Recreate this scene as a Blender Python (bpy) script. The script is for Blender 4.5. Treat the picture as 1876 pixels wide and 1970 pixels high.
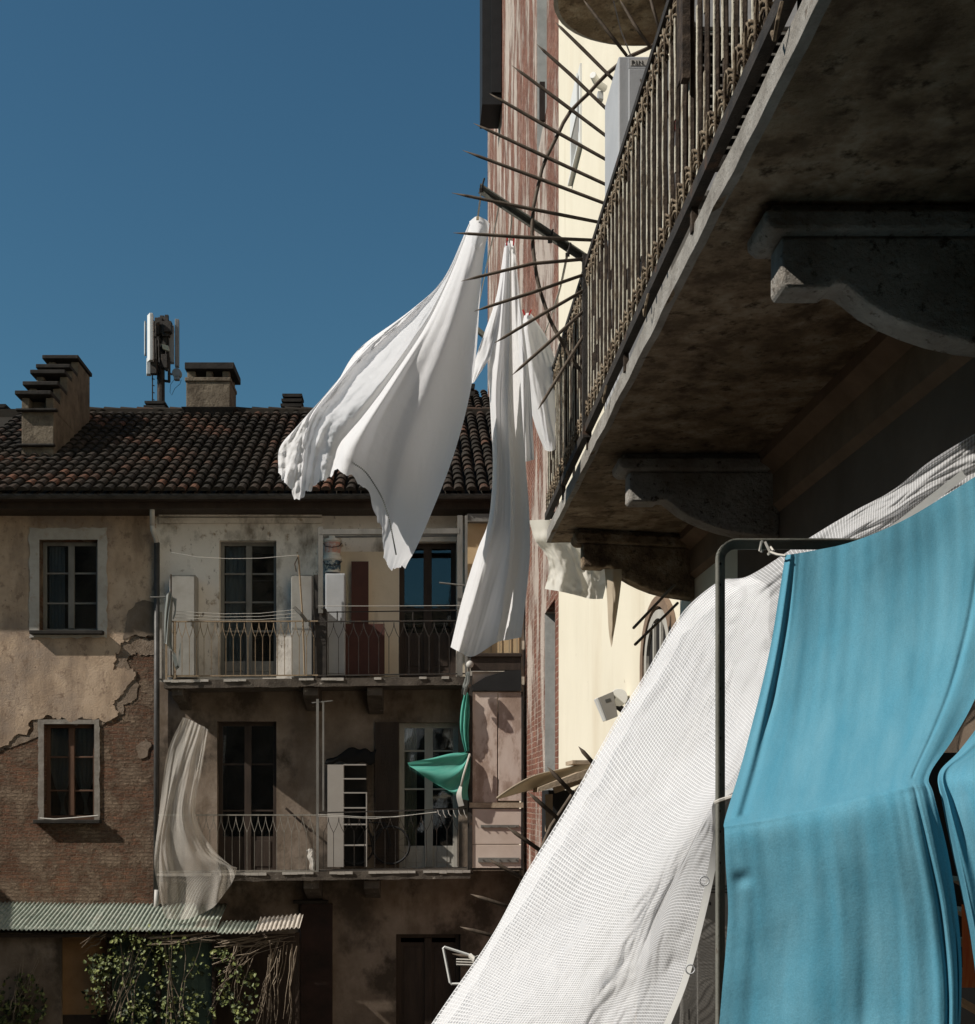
import bpy, math, random
from mathutils import Vector, noise, geometry
for o in list(bpy.data.objects): bpy.data.objects.remove(o)
S = bpy.context.scene
R = math.radians
random.seed(7)
# ------------------------------------------------------------------ camera, sky, sun, exposure
F, U0, V0, CZ = 2300.0, 801.0, 1540.0, 5.0      # focal length and principal point in photo pixels (1876 x 1970), eye height
cam_d = bpy.data.cameras.new('camera'); cam = bpy.data.objects.new('camera', cam_d)
S.collection.objects.link(cam); S.camera = cam
cam.location = (0, 0, CZ); cam.rotation_euler = (R(90), 0, 0)
cam_d.sensor_fit = 'HORIZONTAL'; cam_d.sensor_width = 36.0; cam_d.lens = 36.0*F/1876.0
cam_d.shift_x = (938-U0)/1876.0; cam_d.shift_y = (V0-985)/1876.0
cam_d.clip_start = 0.05; cam_d.clip_end = 2000
SUN = Vector((1.0, 0.345, -0.88)).normalized()   # direction the light travels
W = bpy.data.worlds.new('World'); S.world = W; W.use_nodes = True
nt = W.node_tree; nt.nodes.clear()
sky = nt.nodes.new('ShaderNodeTexSky'); sky.sky_type = 'NISHITA'; sky.sun_disc = False
sky.sun_elevation = math.asin(-SUN.z); sky.sun_rotation = math.atan2(-SUN.x, -SUN.y)
sky.air_density = 1.35; sky.dust_density = 0.0; sky.ozone_density = 9.0; sky.altitude = 200
bg = nt.nodes.new('ShaderNodeBackground'); bg.inputs[1].default_value = 0.066
wo = nt.nodes.new('ShaderNodeOutputWorld')
tint = nt.nodes.new('ShaderNodeMix'); tint.data_type = 'RGBA'; tint.blend_type = 'MULTIPLY'; tint.inputs[0].default_value = 1
tint.inputs[7].default_value = (.77, 1.0, .85, 1)          # hazy teal cast of the photograph's sky
nt.links.new(sky.outputs[0], tint.inputs[6]); nt.links.new(tint.outputs[2], bg.inputs[0]); nt.links.new(bg.outputs[0], wo.inputs[0])
sd = bpy.data.lights.new('sun', 'SUN'); sd.energy = 4.9; sd.angle = R(0.5); sd.color = (1.0, 0.94, 0.86)
so = bpy.data.objects.new('sun', sd); S.collection.objects.link(so)
so.rotation_euler = SUN.to_track_quat('-Z', 'Y').to_euler(); so.location = (-20, -8, 25)
S.view_settings.view_transform = 'Standard'; S.view_settings.look = 'None'
S.view_settings.exposure = 0.12; S.view_settings.gamma = 1.0
S.render.engine = 'CYCLES'
S.cycles.max_bounces = 6; S.cycles.diffuse_bounces = 2; S.cycles.transparent_max_bounces = 24

# ------------------------------------------------------------------ helpers
def P(u, v, Y): return Vector(((u-U0)*Y/F, Y, CZ+(V0-v)*Y/F))
def px(u, Y): return (u-U0)*Y/F
def pz(v, Y): return CZ+(V0-v)*Y/F
ORG = {}
def link(o): S.collection.objects.link(o)
def tag(o, label=None, cat=None, group=None, kind=None):
    if label: o['label'] = label
    if cat: o['category'] = cat
    if group: o['group'] = group
    if kind: o['kind'] = kind
    return o
def thing(name, label, cat, loc, group=None):
    o = bpy.data.objects.new(name, None); link(o); o.location = loc; o.empty_display_size = .2
    ORG[o.name] = Vector(loc); return tag(o, label, cat, group)
def n3(p, s, seed=0): return noise.noise(Vector((p[0]*s+seed*7.3, p[1]*s+seed*3.1, p[2]*s-seed*5.7)))

def crom(pts, t):
    n = len(pts)-1; x = min(max(t, 0), 1)*n; i = min(int(x), n-1); f = x-i
    p1, p2 = pts[i], pts[i+1]; p0 = pts[i-1] if i > 0 else p1*2-p2; p3 = pts[i+2] if i+2 <= n else p2*2-p1
    return .5*((2*p1)+(p2-p0)*f+(2*p0-5*p1+4*p2-p3)*f*f+(3*p1-p0-3*p2+p3)*f*f*f)

class MB:
    def __init__(s): s.v = []; s.f = []; s.uv = {}; s.col = {}
    def quad(s, *pts):
        i = len(s.v); s.v += [Vector(p) for p in pts]; s.f.append(tuple(range(i, i+len(pts)))); return s
    def box(s, x0, x1, y0, y1, z0, z1):
        i = len(s.v); s.v += [Vector((x, y, z)) for z in (z0, z1) for y in (y0, y1) for x in (x0, x1)]
        s.f += [tuple(i+k for k in q) for q in ((0,2,3,1),(4,5,7,6),(0,1,5,4),(2,6,7,3),(0,4,6,2),(1,3,7,5))]; return s
    def prism(s, front, off):
        n = len(front); i = len(s.v); off = Vector(off)
        s.v += [Vector(p) for p in front]+[Vector(p)+off for p in front]
        s.f.append(tuple(range(i, i+n))); s.f.append(tuple(range(i+2*n-1, i+n-1, -1)))
        for k in range(n): a = k; b = (k+1) % n; s.f.append((i+a, i+n+a, i+n+b, i+b))
        return s
    def bar(s, a, b, w, d=None, up=Vector((0, 0, 1))):
        a = Vector(a); b = Vector(b); d = d or w; t = (b-a).normalized()
        x = t.cross(up)
        if x.length < 1e-3: x = t.cross(Vector((0, 1, 0)))
        x.normalize(); y = x.cross(t)
        x = x*w/2; y = y*d/2
        return s.prism([a-x-y, a+x-y, a+x+y, a-x+y], b-a)
    def tube(s, pts, r, n=6, r1=None, closed=False):
        pts = [Vector(p) for p in pts]; m = len(pts); i0 = len(s.v); prev = None
        for k, p in enumerate(pts):
            if closed: t = pts[(k+1) % m]-pts[k-1]
            else: t = pts[min(k+1, m-1)]-pts[max(k-1, 0)]
            t.normalize()
            if prev is None: x = t.cross(Vector((0.13, 0.21, 1)));  x = x if x.length > 1e-3 else t.cross(Vector((1, 0, 0)))
            else: x = prev-t*prev.dot(t)
            x.normalize(); prev = x; y = t.cross(x)
            rr = r if r1 is None else r+(r1-r)*k/max(m-1, 1)
            if isinstance(r, (list, tuple)): rr = r[k]
            for j in range(n):
                a = 2*math.pi*j/n; s.v.append(p+x*rr*math.cos(a)+y*rr*math.sin(a))
        for k in range(m if closed else m-1):
            for j in range(n):
                a = i0+k*n+j; b = i0+k*n+(j+1) % n; c = i0+((k+1) % m)*n; s.f.append((a, b, c+(j+1) % n, c+j))
        if not closed:
            s.f.append(tuple(i0+j for j in range(n-1, -1, -1))); s.f.append(tuple(i0+(m-1)*n+j for j in range(n)))
        return s
    def lathe(s, c, prof, n=20):
        c = Vector(c); i0 = len(s.v)
        for r, z in prof:
            for j in range(n): a = 2*math.pi*j/n; s.v.append(c+Vector((r*math.cos(a), r*math.sin(a), z)))
        for k in range(len(prof)-1):
            for j in range(n): a = i0+k*n+j; b = i0+k*n+(j+1) % n; s.f.append((a, b, b+n, a+n))
        s.f.append(tuple(i0+j for j in range(n-1, -1, -1))); s.f.append(tuple(i0+(len(prof)-1)*n+j for j in range(n)))
        return s
    def loft(s, fibers, nu, nv, fn=None, pix=True, norm=False):
        fb = []
        Yd = fibers[0][0][2] if len(fibers[0][0]) > 2 else 5
        for f in fibers:
            pts = [Vector((p[0], p[1], p[2] if len(p) > 2 else Yd)) for p in f]
            fb.append([crom(pts, j/(nv-1)) for j in range(nv)])
        i0 = len(s.v); grid = []
        for j in range(nv):
            row = [f[j] for f in fb]
            grid.append([crom(row, i/(nu-1)) for i in range(nu)])
        W_ = [[None]*nu for _ in range(nv)]
        for j in range(nv):
            for i in range(nu):
                q = grid[j][i]
                if fn: q = fn(q, i/(nu-1), j/(nv-1))
                W_[j][i] = P(q.x, q.y, q.z) if pix else q
                s.v.append(W_[j][i])
        wid = sum((W_[nv//2][i]-W_[nv//2][i-1]).length for i in range(1, nu))
        hei = sum((W_[j][nu//2]-W_[j-1][nu//2]).length for j in range(1, nv))
        for j in range(nv-1):
            for i in range(nu-1):
                a = i0+j*nu+i; s.uv[len(s.f)] = [((i+di)/(nu-1)*(1 if norm else wid), (j+dj)/(nv-1)*(1 if norm else hei)) for di, dj in ((0,0),(0,1),(1,1),(1,0))]
                s.f.append((a, a+nu, a+nu+1, a+1))
        return s
    def plate(s, outline, holes, y, th):
        # polygon in (x, z) with holes, front face at y, thickness th going back (+y)
        polys = [[Vector((p[0], p[1], 0)) for p in outline]]+[[Vector((p[0], p[1], 0)) for p in h] for h in holes]
        tris = geometry.tessellate_polygon(polys); flat = [p for q in polys for p in q]
        i0 = len(s.v); n = len(flat)
        s.v += [Vector((p.x, y, p.y)) for p in flat]+[Vector((p.x, y+th, p.y)) for p in flat]
        for t in tris:
            a, b, c = (flat[k] for k in t)
            cr = (b.x-a.x)*(c.y-a.y)-(b.y-a.y)*(c.x-a.x)
            if abs(cr) < 1e-9: continue
            t = t if cr > 0 else (t[0], t[2], t[1])
            s.f.append(tuple(i0+k for k in t))
        k0 = 0
        for q in polys:
            m = len(q)
            for k in range(m): a = i0+k0+k; b = i0+k0+(k+1) % m; s.f.append((a, b, b+n, a+n))
            k0 += m
        return s
    def build(s, name, mat, parent=None, smooth=False, bevel=0, solid=0, label=None, cat=None, group=None, kind=None):
        me = bpy.data.meshes.new(name)
        if parent is not None:
            r = parent
            while r.parent: r = r.parent
            org = ORG.get(r.name, Vector(r.location))
        else:
            xs = [p.x for p in s.v]; ys = [p.y for p in s.v]; zs = [p.z for p in s.v]
            org = Vector(((min(xs)+max(xs))/2, (min(ys)+max(ys))/2, min(zs)))
        me.from_pydata([tuple(p-org) for p in s.v], [], s.f)
        if s.uv:
            l = me.uv_layers.new(name='UVMap')
            for fi, uvs in s.uv.items():
                for k, li in enumerate(me.polygons[fi].loop_indices): l.data[li].uv = uvs[k]
        if s.col:
            a = me.attributes.new('tone', 'FLOAT', 'FACE')
            for fi in range(len(s.f)): a.data[fi].value = s.col.get(fi, .5)
        me.materials.append(mat)
        if smooth: me.polygons.foreach_set('use_smooth', [True]*len(me.polygons))
        o = bpy.data.objects.new(name, me); link(o)
        if parent is not None: o.parent = parent
        else: o.location = org; ORG[o.name] = org
        if bevel: m = o.modifiers.new('bevel', 'BEVEL'); m.width = bevel; m.segments = 2; m.limit_method = 'ANGLE'
        if solid: m = o.modifiers.new('solid', 'SOLIDIFY'); m.thickness = solid; m.offset = 0
        return tag(o, label, cat, group, kind)

# ------------------------------------------------------------------ materials
def newmat(name):
    m = bpy.data.materials.new(name); m.use_nodes = True; t = m.node_tree; t.nodes.clear()
    return m, t, lambda k: t.nodes.new('ShaderNode'+k), t.links.new
def ramp(N, L, src, stops):
    r = N('ValToRGB'); e = r.color_ramp.elements
    while len(e) < len(stops): e.new(.5)
    for k, (p, c) in enumerate(stops): e[k].position = p; e[k].color = (*c, 1) if len(c) == 3 else c
    L(src, r.inputs[0]); return r.outputs[0]
def noi(N, L, vec, scale, detail=5, rough=.6, dist=0.0):
    n = N('TexNoise'); n.inputs['Scale'].default_value = scale; n.inputs['Detail'].default_value = detail
    n.inputs['Roughness'].default_value = rough; n.inputs['Distortion'].default_value = dist
    L(vec, n.inputs['Vector']); return n.outputs[0]
def wvec(N, L, stretch=(1, 1, 1)):
    g = N('NewGeometry'); mp = N('Mapping'); mp.inputs['Scale'].default_value = stretch
    L(g.outputs['Position'], mp.inputs[0]); return mp.outputs[0]
def mixc(N, L, fac, a, b, mode='MIX'):
    m = N('Mix'); m.data_type = 'RGBA'; m.blend_type = mode
    if isinstance(fac, (int, float)): m.inputs[0].default_value = fac
    else: L(fac, m.inputs[0])
    for k, c in ((6, a), (7, b)):
        if isinstance(c, tuple): m.inputs[k].default_value = (*c, 1)
        else: L(c, m.inputs[k])
    return m.outputs[2]
def bumpn(N, L, h, strength, dist=.02, normal=None):
    b = N('Bump'); b.inputs['Strength'].default_value = strength; b.inputs['Distance'].default_value = dist
    L(h, b.inputs['Height'])
    if normal: L(normal, b.inputs['Normal'])
    return b.outputs[0]
def out(N, L, sh):
    o = N('OutputMaterial'); L(sh, o.inputs[0])
def prin(N, L, col, rough=.8, metal=0, nrm=None, spec=.3):
    p = N('BsdfPrincipled')
    if isinstance(col, tuple): p.inputs['Base Color'].default_value = (*col, 1)
    else: L(col, p.inputs['Base Color'])
    if isinstance(rough, (int, float)): p.inputs['Roughness'].default_value = rough
    else: L(rough, p.inputs['Roughness'])
    p.inputs['Metallic'].default_value = metal; p.inputs['Specular IOR Level'].default_value = spec
    if nrm: L(nrm, p.inputs['Normal'])
    return p.outputs[0]
def M(name, stops, scale=2.0, rough=.85, bump=.3, bscale=25, stretch=(1, 1, 1), metal=0, detail=6, spec=.25, bd=.02, stains=None):
    m, t, N, L = newmat(name); v = wvec(N, L, stretch)
    if len(stops) == 2 and not isinstance(stops[0][0], (int, float)): stops = [(.35, stops[0]), (.65, stops[1])]
    c = ramp(N, L, noi(N, L, v, scale, detail, .65), stops)
    if stains:
        for sc, st, lo, hi, colr in stains:
            v2 = wvec(N, L, st); f = ramp(N, L, noi(N, L, v2, sc, 7, .65), [(lo, (0, 0, 0)), (hi, (1, 1, 1))])
            c = mixc(N, L, f, c, colr)
    nr = bumpn(N, L, noi(N, L, v, bscale, 6, .7), bump, bd) if bump else None
    out(N, L, prin(N, L, c, rough, metal, nr, spec)); return m
def brickmat(name, axis, c1, c2, mortar, residue, rlo, rhi, rscale=.9, rst=(1, 1, 1), bw=.24, rh=.075, bump=.9):
    m, t, N, L = newmat(name); g = N('NewGeometry'); sx = N('SeparateXYZ'); L(g.outputs['Position'], sx.inputs[0])
    cb = N('CombineXYZ'); L(sx.outputs[axis], cb.inputs[0]); L(sx.outputs['Z'], cb.inputs[1])
    wob = N('TexNoise'); wob.inputs['Scale'].default_value = 5; wob.inputs['Detail'].default_value = 4; L(g.outputs['Position'], wob.inputs['Vector'])
    vm = N('VectorMath'); vm.operation = 'MULTIPLY_ADD'; vm.inputs[1].default_value = (.07, .07, 0)
    L(wob.outputs['Color'], vm.inputs[0]); L(cb.outputs[0], vm.inputs[2])
    b = N('TexBrick'); b.inputs['Scale'].default_value = 1; b.inputs['Brick Width'].default_value = bw; b.inputs['Row Height'].default_value = rh
    b.inputs['Mortar Size'].default_value = .009; b.inputs['Mortar Smooth'].default_value = .35; b.inputs['Bias'].default_value = -.1
    for k, c in (('Color1', c1), ('Color2', c2), ('Mortar', mortar)): b.inputs[k].default_value = (*c, 1)
    L(vm.outputs[0], b.inputs['Vector'])
    v = wvec(N, L); big = noi(N, L, v, 1.7, 7, .7)
    tint = ramp(N, L, big, [(.3, (.55, .5, .45)), (.55, (1, 1, 1)), (.75, (1.25, 1.15, 1.0))])
    col = mixc(N, L, 1.0, b.outputs['Color'], tint, 'MULTIPLY')
    v2 = wvec(N, L, rst); rn = noi(N, L, v2, rscale, 8, .72)
    rf = ramp(N, L, rn, [(rlo, (0, 0, 0)), (rhi, (1, 1, 1))])
    col = mixc(N, L, rf, col, residue)
    hm = N('Math'); hm.operation = 'MULTIPLY'; hm.inputs[1].default_value = -1.2; L(b.outputs['Fac'], hm.inputs[0])
    rough_n = noi(N, L, v, 22, 6, .7)
    ad = N('Math'); ad.operation = 'MULTIPLY_ADD'; ad.inputs[1].default_value = 1.6; L(rough_n, ad.inputs[0]); L(hm.outputs[0], ad.inputs[2])
    ad2 = N('Math'); ad2.operation = 'ADD'; L(ad.outputs[0], ad2.inputs[0]); L(rf, ad2.inputs[1])
    out(N, L, prin(N, L, col, .92, 0, bumpn(N, L, ad2.outputs[0], bump, .035), .15)); return m
def cloth(name, col, trans=.3, weave=900, streak=0.0, bump=.15, col2=None, hem=None, crease=0, grain=0):
    m, t, N, L = newmat(name); tc = N('TexCoord'); v = wvec(N, L)
    c = col
    if col2:
        mp = N('Mapping'); mp.inputs['Scale'].default_value = (9, 1.2, 1); L(tc.outputs['UV'], mp.inputs[0])
        f = ramp(N, L, noi(N, L, mp.outputs[0], 1.5, 6, .65), [(.3, (0, 0, 0)), (.7, (1, 1, 1))]); c = mixc(N, L, f, col, col2)
    if grain:      # uneven thread
        gr = ramp(N, L, noi(N, L, v, 260, 3, .8), [(.3, (1-grain*2,)*3), (.7, (1+grain*2,)*3)]); c = mixc(N, L, 1.0, c, gr, 'MULTIPLY')
    nr = bumpn(N, L, noi(N, L, v, 60, 8, .75), bump, .006)
    if crease:
        wv = N('TexNoise'); wv.noise_type = 'RIDGED_MULTIFRACTAL'; wv.normalize = True
        for k_, v_ in (('Scale', 5.0), ('Detail', 5.0), ('Roughness', .55), ('Distortion', .6)): wv.inputs[k_].default_value = v_
        L(v, wv.inputs['Vector']); sp_ = N('SeparateXYZ'); L(tc.outputs['UV'], sp_.inputs[0])
        mr = N('MapRange'); mr.inputs['From Min'].default_value = .42; mr.inputs['From Max'].default_value = .62; mr.inputs['To Min'].default_value = .12; mr.inputs['To Max'].default_value = crease
        L(sp_.outputs[0], mr.inputs['Value'])
        b2 = N('Bump'); b2.inputs['Distance'].default_value = .05; L(mr.outputs[0], b2.inputs['Strength']); L(wv.outputs[0], b2.inputs['Height']); L(nr, b2.inputs['Normal']); nr = b2.outputs[0]
    d = N('BsdfDiffuse'); tr = N('BsdfTranslucent'); mx = N('MixShader'); mx.inputs[0].default_value = trans
    for s_ in (d, tr):
        if isinstance(c, tuple): s_.inputs[0].default_value = (*c, 1)
        else: L(c, s_.inputs[0])
        L(nr, s_.inputs['Normal'])
    L(d.outputs[0], mx.inputs[1]); L(tr.outputs[0], mx.inputs[2]); out(N, L, mx.outputs[0]); return m
def netmat(name, pu, pv, wu, wv, thread, film_alpha, film, soft=True):
    # woven net: threads every pu / pv metres, clear film in between
    m, t, N, L = newmat(name); tc = N('TexCoord'); sx = N('SeparateXYZ'); L(tc.outputs['UV'], sx.inputs[0])
    def line(o, p, w):
        a = N('Math'); a.operation = 'DIVIDE'; a.inputs[1].default_value = p; L(o, a.inputs[0])
        b = N('Math'); b.operation = 'FRACT'; L(a.outputs[0], b.inputs[0])
        c = N('Math'); c.operation = 'LESS_THAN'; c.inputs[1].default_value = w; L(b.outputs[0], c.inputs[0]); return c.outputs[0]
    mx = N('Math'); mx.operation = 'MAXIMUM'; L(line(sx.outputs[0], pu, wu), mx.inputs[0]); L(line(sx.outputs[1], pv, wv), mx.inputs[1])
    def dt(col, k):
        d = N('BsdfDiffuse'); d.inputs[0].default_value = (*col, 1); tr = N('BsdfTranslucent'); tr.inputs[0].default_value = (*col, 1)
        q = N('MixShader'); q.inputs[0].default_value = k; L(d.outputs[0], q.inputs[1]); L(tr.outputs[0], q.inputs[2]); return q.outputs[0]
    tp = N('BsdfTransparent'); fm = N('MixShader')
    lw = N('LayerWeight'); lw.inputs[0].default_value = .35
    fa = N('Math'); fa.operation = 'MULTIPLY_ADD'; fa.inputs[1].default_value = .3; fa.inputs[2].default_value = film_alpha; fa.use_clamp = True
    L(lw.outputs['Facing'], fa.inputs[0]); L(fa.outputs[0], fm.inputs[0])
    L(tp.outputs[0], fm.inputs[1]); L(dt(film, .4), fm.inputs[2])
    fin = N('MixShader'); L(mx.outputs[0], fin.inputs[0]); L(fm.outputs[0], fin.inputs[1]); L(dt(thread, .35), fin.inputs[2])
    out(N, L, fin.outputs[0]); return m

m_cream = M('cream render', [(.3, (.70, .64, .505)), (.7, (.76, .70, .56))], .8, .9, .25, 60, stains=[(.6, (1, 1, .35), .55, .8, (.63, .55, .41)), (2.5, (1, 1, .06), .6, .78, (.60, .53, .40)), (7, (1, 1, 1), .66, .72, (.52, .45, .34))])
m_tower_brick = brickmat('worn red brick with plaster residue', 'Y', (.22, .095, .068), (.30, .14, .10), (.44, .34, .27), (.58, .49, .42), .48, .55, .75, (1, 1.3, .42), .30, .10, 1.0)
m_old_brick = brickmat('weathered brown brick', 'X', (.25, .135, .085), (.16, .085, .055), (.30, .215, .15), (.27, .195, .135), .44, .56, 1.9, (1, 1, 1), bump=1.4)
m_plaster_tan = M('tan plaster', [(.3, (.33, .235, .16)), (.5, (.45, .33, .23)), (.72, (.53, .40, .29))], 1.1, .93, .45, 24, stains=[(2.2, (1, 1, .35), .46, .72, (.20, .142, .10)), (.5, (1, 1, 1), .48, .62, (.27, .21, .165)), (5, (1, 1, .8), .56, .66, (.24, .17, .12)), (14, (1, 1, 1), .62, .7, (.2, .14, .1))], bd=.03)
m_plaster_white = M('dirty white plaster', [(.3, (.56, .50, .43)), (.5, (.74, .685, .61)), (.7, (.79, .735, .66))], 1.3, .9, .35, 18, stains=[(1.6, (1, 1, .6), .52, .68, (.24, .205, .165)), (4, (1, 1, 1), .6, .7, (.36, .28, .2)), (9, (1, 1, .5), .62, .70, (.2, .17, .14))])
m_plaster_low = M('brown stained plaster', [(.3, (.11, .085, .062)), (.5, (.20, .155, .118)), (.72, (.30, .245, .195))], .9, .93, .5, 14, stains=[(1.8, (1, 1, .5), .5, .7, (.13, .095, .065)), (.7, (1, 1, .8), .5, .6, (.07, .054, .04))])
m_plaster_low2 = M('crumbling brown render coat', [(.3, (.13, .095, .066)), (.5, (.22, .165, .12)), (.72, (.30, .235, .18))], 5, .95, 1.0, 26, bd=.04)
m_surround = M('pale window surround', [(.3, (.34, .31, .27)), (.7, (.46, .43, .385))], 3, .9, .3, 20, stains=[(5, (1, 1, 1), .58, .7, (.33, .27, .21))])
m_ochre = M('ochre wall', [(.3, (.50, .36, .20)), (.7, (.60, .45, .27))], 1.2, .9, .2, 20)
m_beige = M('beige wall', [(.3, (.66, .555, .41)), (.7, (.76, .655, .50))], 1.2, .9, .2, 20, stains=[(2, (1, 1, .5), .6, .75, (.40, .32, .22))])
m_tile = None
m_darkwood = M('dark brown wood', [(.3, (.028, .020, .015)), (.7, (.055, .038, .028))], 6, .6, .4, 30, (1, 1, .2))
m_brownwood = M('brown painted wood', [(.3, (.075, .04, .024)), (.7, (.13, .07, .042))], 6, .6, .3, 30, (1, 1, .2))
m_greywood = M('grey painted wood', [(.3, (.13, .125, .11)), (.7, (.21, .20, .18))], 6, .7, .3, 30, (1, 1, .3))
m_whitewood = M('old white paint', [(.3, (.34, .32, .28)), (.7, (.46, .44, .39))], 6, .6, .2, 30, (1, 1, .3))
m_maroon = M('maroon board', [(.3, (.06, .024, .018)), (.7, (.085, .034, .026))], 3, .7, .15, 30)
m_iron = M('dark iron', [(.3, (.018, .016, .014)), (.7, (.05, .042, .035))], 9, .7, .5, 60, stains=[(7, (1, 1, 1), .58, .7, (.09, .05, .03))])
m_tan_iron = M('tan painted iron', [(.3, (.20, .145, .09)), (.7, (.33, .25, .165))], 9, .7, .4, 60, stains=[(9, (1, 1, 1), .6, .7, (.10, .05, .03))])
m_flaky_lit = M('flaking pale paint on rust', [(.30, (.08, .055, .035)), (.40, (.30, .25, .18)), (.50, (.55, .51, .41)), (.75, (.64, .60, .50))], 26, .8, .9, 70, (1, 1, .45), bd=.008)  # flaky paint, its pale tone includes sun on the outer face
m_rust = M('rusty brown iron', [(.3, (.016, .012, .009)), (.5, (.04, .028, .02)), (.72, (.10, .072, .05))], 22, .85, .9, 70, bd=.008)
m_scroll = M('corroded scrollwork', [(.30, (.04, .026, .017)), (.45, (.11, .08, .052)), (.60, (.24, .19, .13)), (.75, (.36, .31, .235))], 26, .85, .9, 70, bd=.006)
m_spike = M('weathered iron spike', [(.3, (.055, .042, .03)), (.7, (.15, .115, .085))], 16, .7, .5, 70, bd=.004)
m_stone_soffit = M('mossy stone soffit', [(.30, (.10, .068, .042)), (.42, (.19, .135, .088)), (.52, (.33, .245, .16)), (.62, (.46, .375, .27)), (.75, (.34, .19, .10))], 5.5, .95, 1.0, 30, (1, 1, 1), bd=.05, detail=10,
    stains=[(1.1, (1, 1, 1), .50, .66, (.19, .14, .085)), (14, (1, 1, 1), .54, .68, (.08, .056, .035)), (.8, (1, .7, 1), .55, .7, (.19, .11, .065))])
m_stone_edge = M('grey stone slab edge', [(.3, (.17, .155, .135)), (.7, (.34, .325, .295))], 7, .9, .8, 30, stains=[(14, (1, 1, 1), .6, .7, (.13, .11, .09))])
m_stone_corbel = M('rough stone', [(.3, (.36, .335, .30)), (.7, (.52, .50, .46))], 9, .95, 1.0, 40, bd=.04, stains=[(1.5, (1, 1, 1), .48, .7, (.20, .16, .12)), (22, (1, 1, 1), .58, .68, (.10, .08, .06))])
m_chim = M('chimney render', [(.3, (.09, .07, .05)), (.7, (.20, .165, .12))], 3, .95, 1.0, 10, bd=.05, stains=[(1.6, (1, 1, .6), .52, .66, (.09, .07, .05))])
m_slate = M('dark stone slab', [(.3, (.015, .013, .011)), (.7, (.04, .035, .03))], 4, .9, .6, 20)
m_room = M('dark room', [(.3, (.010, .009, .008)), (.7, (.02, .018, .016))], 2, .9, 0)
m_white_plastic = M('white plastic', [(.3, (.66, .66, .63)), (.7, (.74, .74, .71))], 4, .5, .05, 30)
m_grey_metal = M('grey painted sheet metal', [(.3, (.36, .37, .38)), (.7, (.43, .44, .45))], 3, .5, .1, 40, stains=[(3, (1, 1, .3), .62, .75, (.36, .35, .33))])
m_darkgrey_metal = M('dark grey locker metal', [(.3, (.20, .19, .175)), (.7, (.25, .24, .22))], 3, .55, .1, 40)
m_white_metal = M('pale fridge enamel', [(.3, (.25, .235, .205)), (.7, (.33, .315, .285))], 3, .45, .05, 40)
m_zinc = M('dark zinc', [(.3, (.05, .048, .045)), (.7, (.10, .095, .09))], 4, .5, .2, 30, metal=.3)
m_pvc = M('pale pvc pipe', [(.3, (.42, .40, .37)), (.7, (.52, .50, .46))], 4, .5, .1, 30)
m_corr = M('weathered green fibre cement', [(.3, (.17, .21, .17)), (.5, (.30, .335, .28)), (.72, (.42, .43, .37))], 9, .9, .7, 40, stains=[(1.3, (1, 1, 1), .56, .72, (.42, .37, .31)), (18, (1, 1, 1), .6, .7, (.10, .11, .09))])
m_corr_pale = M('pale fibre cement', [(.3, (.36, .32, .27)), (.7, (.56, .50, .43))], 9, .9, .5, 40)
m_green_door = M('green painted boards', [(.3, (.045, .075, .06)), (.7, (.08, .12, .095))], 4, .7, .4, 25, (1, 1, .3))
m_pinkpanel = M('pinkish weathered panel', [(.32, (.27, .19, .145)), (.47, (.42, .315, .255)), (.53, (.58, .47, .40)), (.7, (.65, .55, .48))], 2.2, .75, .2, 30, (1, 1, .5))
m_pinkpanel2 = M('pale pink panel', [(.3, (.52, .42, .35)), (.7, (.63, .53, .46))], 1.5, .75, .1, 30)
m_cream_edge = M('cream quoin', [(.3, (.60, .52, .41)), (.7, (.72, .64, .52))], 2, .9, .2, 30)
m_grey_reveal = M('grey cement reveal', [(.3, (.40, .39, .36)), (.7, (.58, .57, .53))], 3, .9, .3, 30)
m_frame = M('olive grey painted angle iron', [(.3, (.12, .12, .10)), (.7, (.20, .195, .165))], 8, .6, .6, 60, bd=.005, stains=[(12, (1, 1, 1), .64, .7, (.08, .05, .03))])
m_sheet = cloth('white cotton', (.84, .84, .85), .42, bump=.3, crease=.55)
m_sheet2 = cloth('white linen', (.83, .825, .83), .42, bump=.2, crease=.35)
m_blue = cloth('blue awning cloth', (.086, .29, .40), .20, col2=(.15, .36, .46), bump=.3, crease=.16, grain=.07)
m_green = cloth('green plastic cloth', (.09, .42, .33), .4, col2=(.20, .55, .45), bump=.2)
m_plastic_sheet = cloth('milky plastic sheet', (.74, .72, .66), .45, bump=.3)
m_beigecloth = cloth('beige cloth', (.52, .44, .33), .3, bump=.2)
m_redcloth = cloth('red cloth', (.42, .05, .05), .2)
m_greycloth = cloth('grey dark cloth', (.10, .12, .11), .15, col2=(.35, .35, .33))
m_darkcloth = cloth('dark cloth', (.02, .02, .02), .1)
m_lace = cloth('lace curtain', (.30, .31, .32), .3)
m_curtain = cloth('grey curtain', (.34, .36, .40), .3)
m_tarp = netmat('reinforced clear tarpaulin', .0108, .0112, .22, .20, (.80, .805, .81), .30, (.76, .765, .775))
m_tarp2 = netmat('inner tarpaulin layer', .0108, .0112, .2, .2, (.74, .745, .755), .88, (.71, .715, .725))
m_hem = cloth('tarpaulin hem band', (.78, .78, .75), .3, bump=.2)
m_net = netmat('fine shade net', .011, .011, .22, .22, (.70, .65, .58), .08, (.62, .58, .50))
m_cord = M('pale cord', [(.3, (.45, .43, .38)), (.7, (.58, .55, .50))], 30, .8, 0)
m_pegred = M('red plastic peg', [(.3, (.45, .03, .03)), (.7, (.55, .05, .04))], 5, .5, 0)
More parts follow.
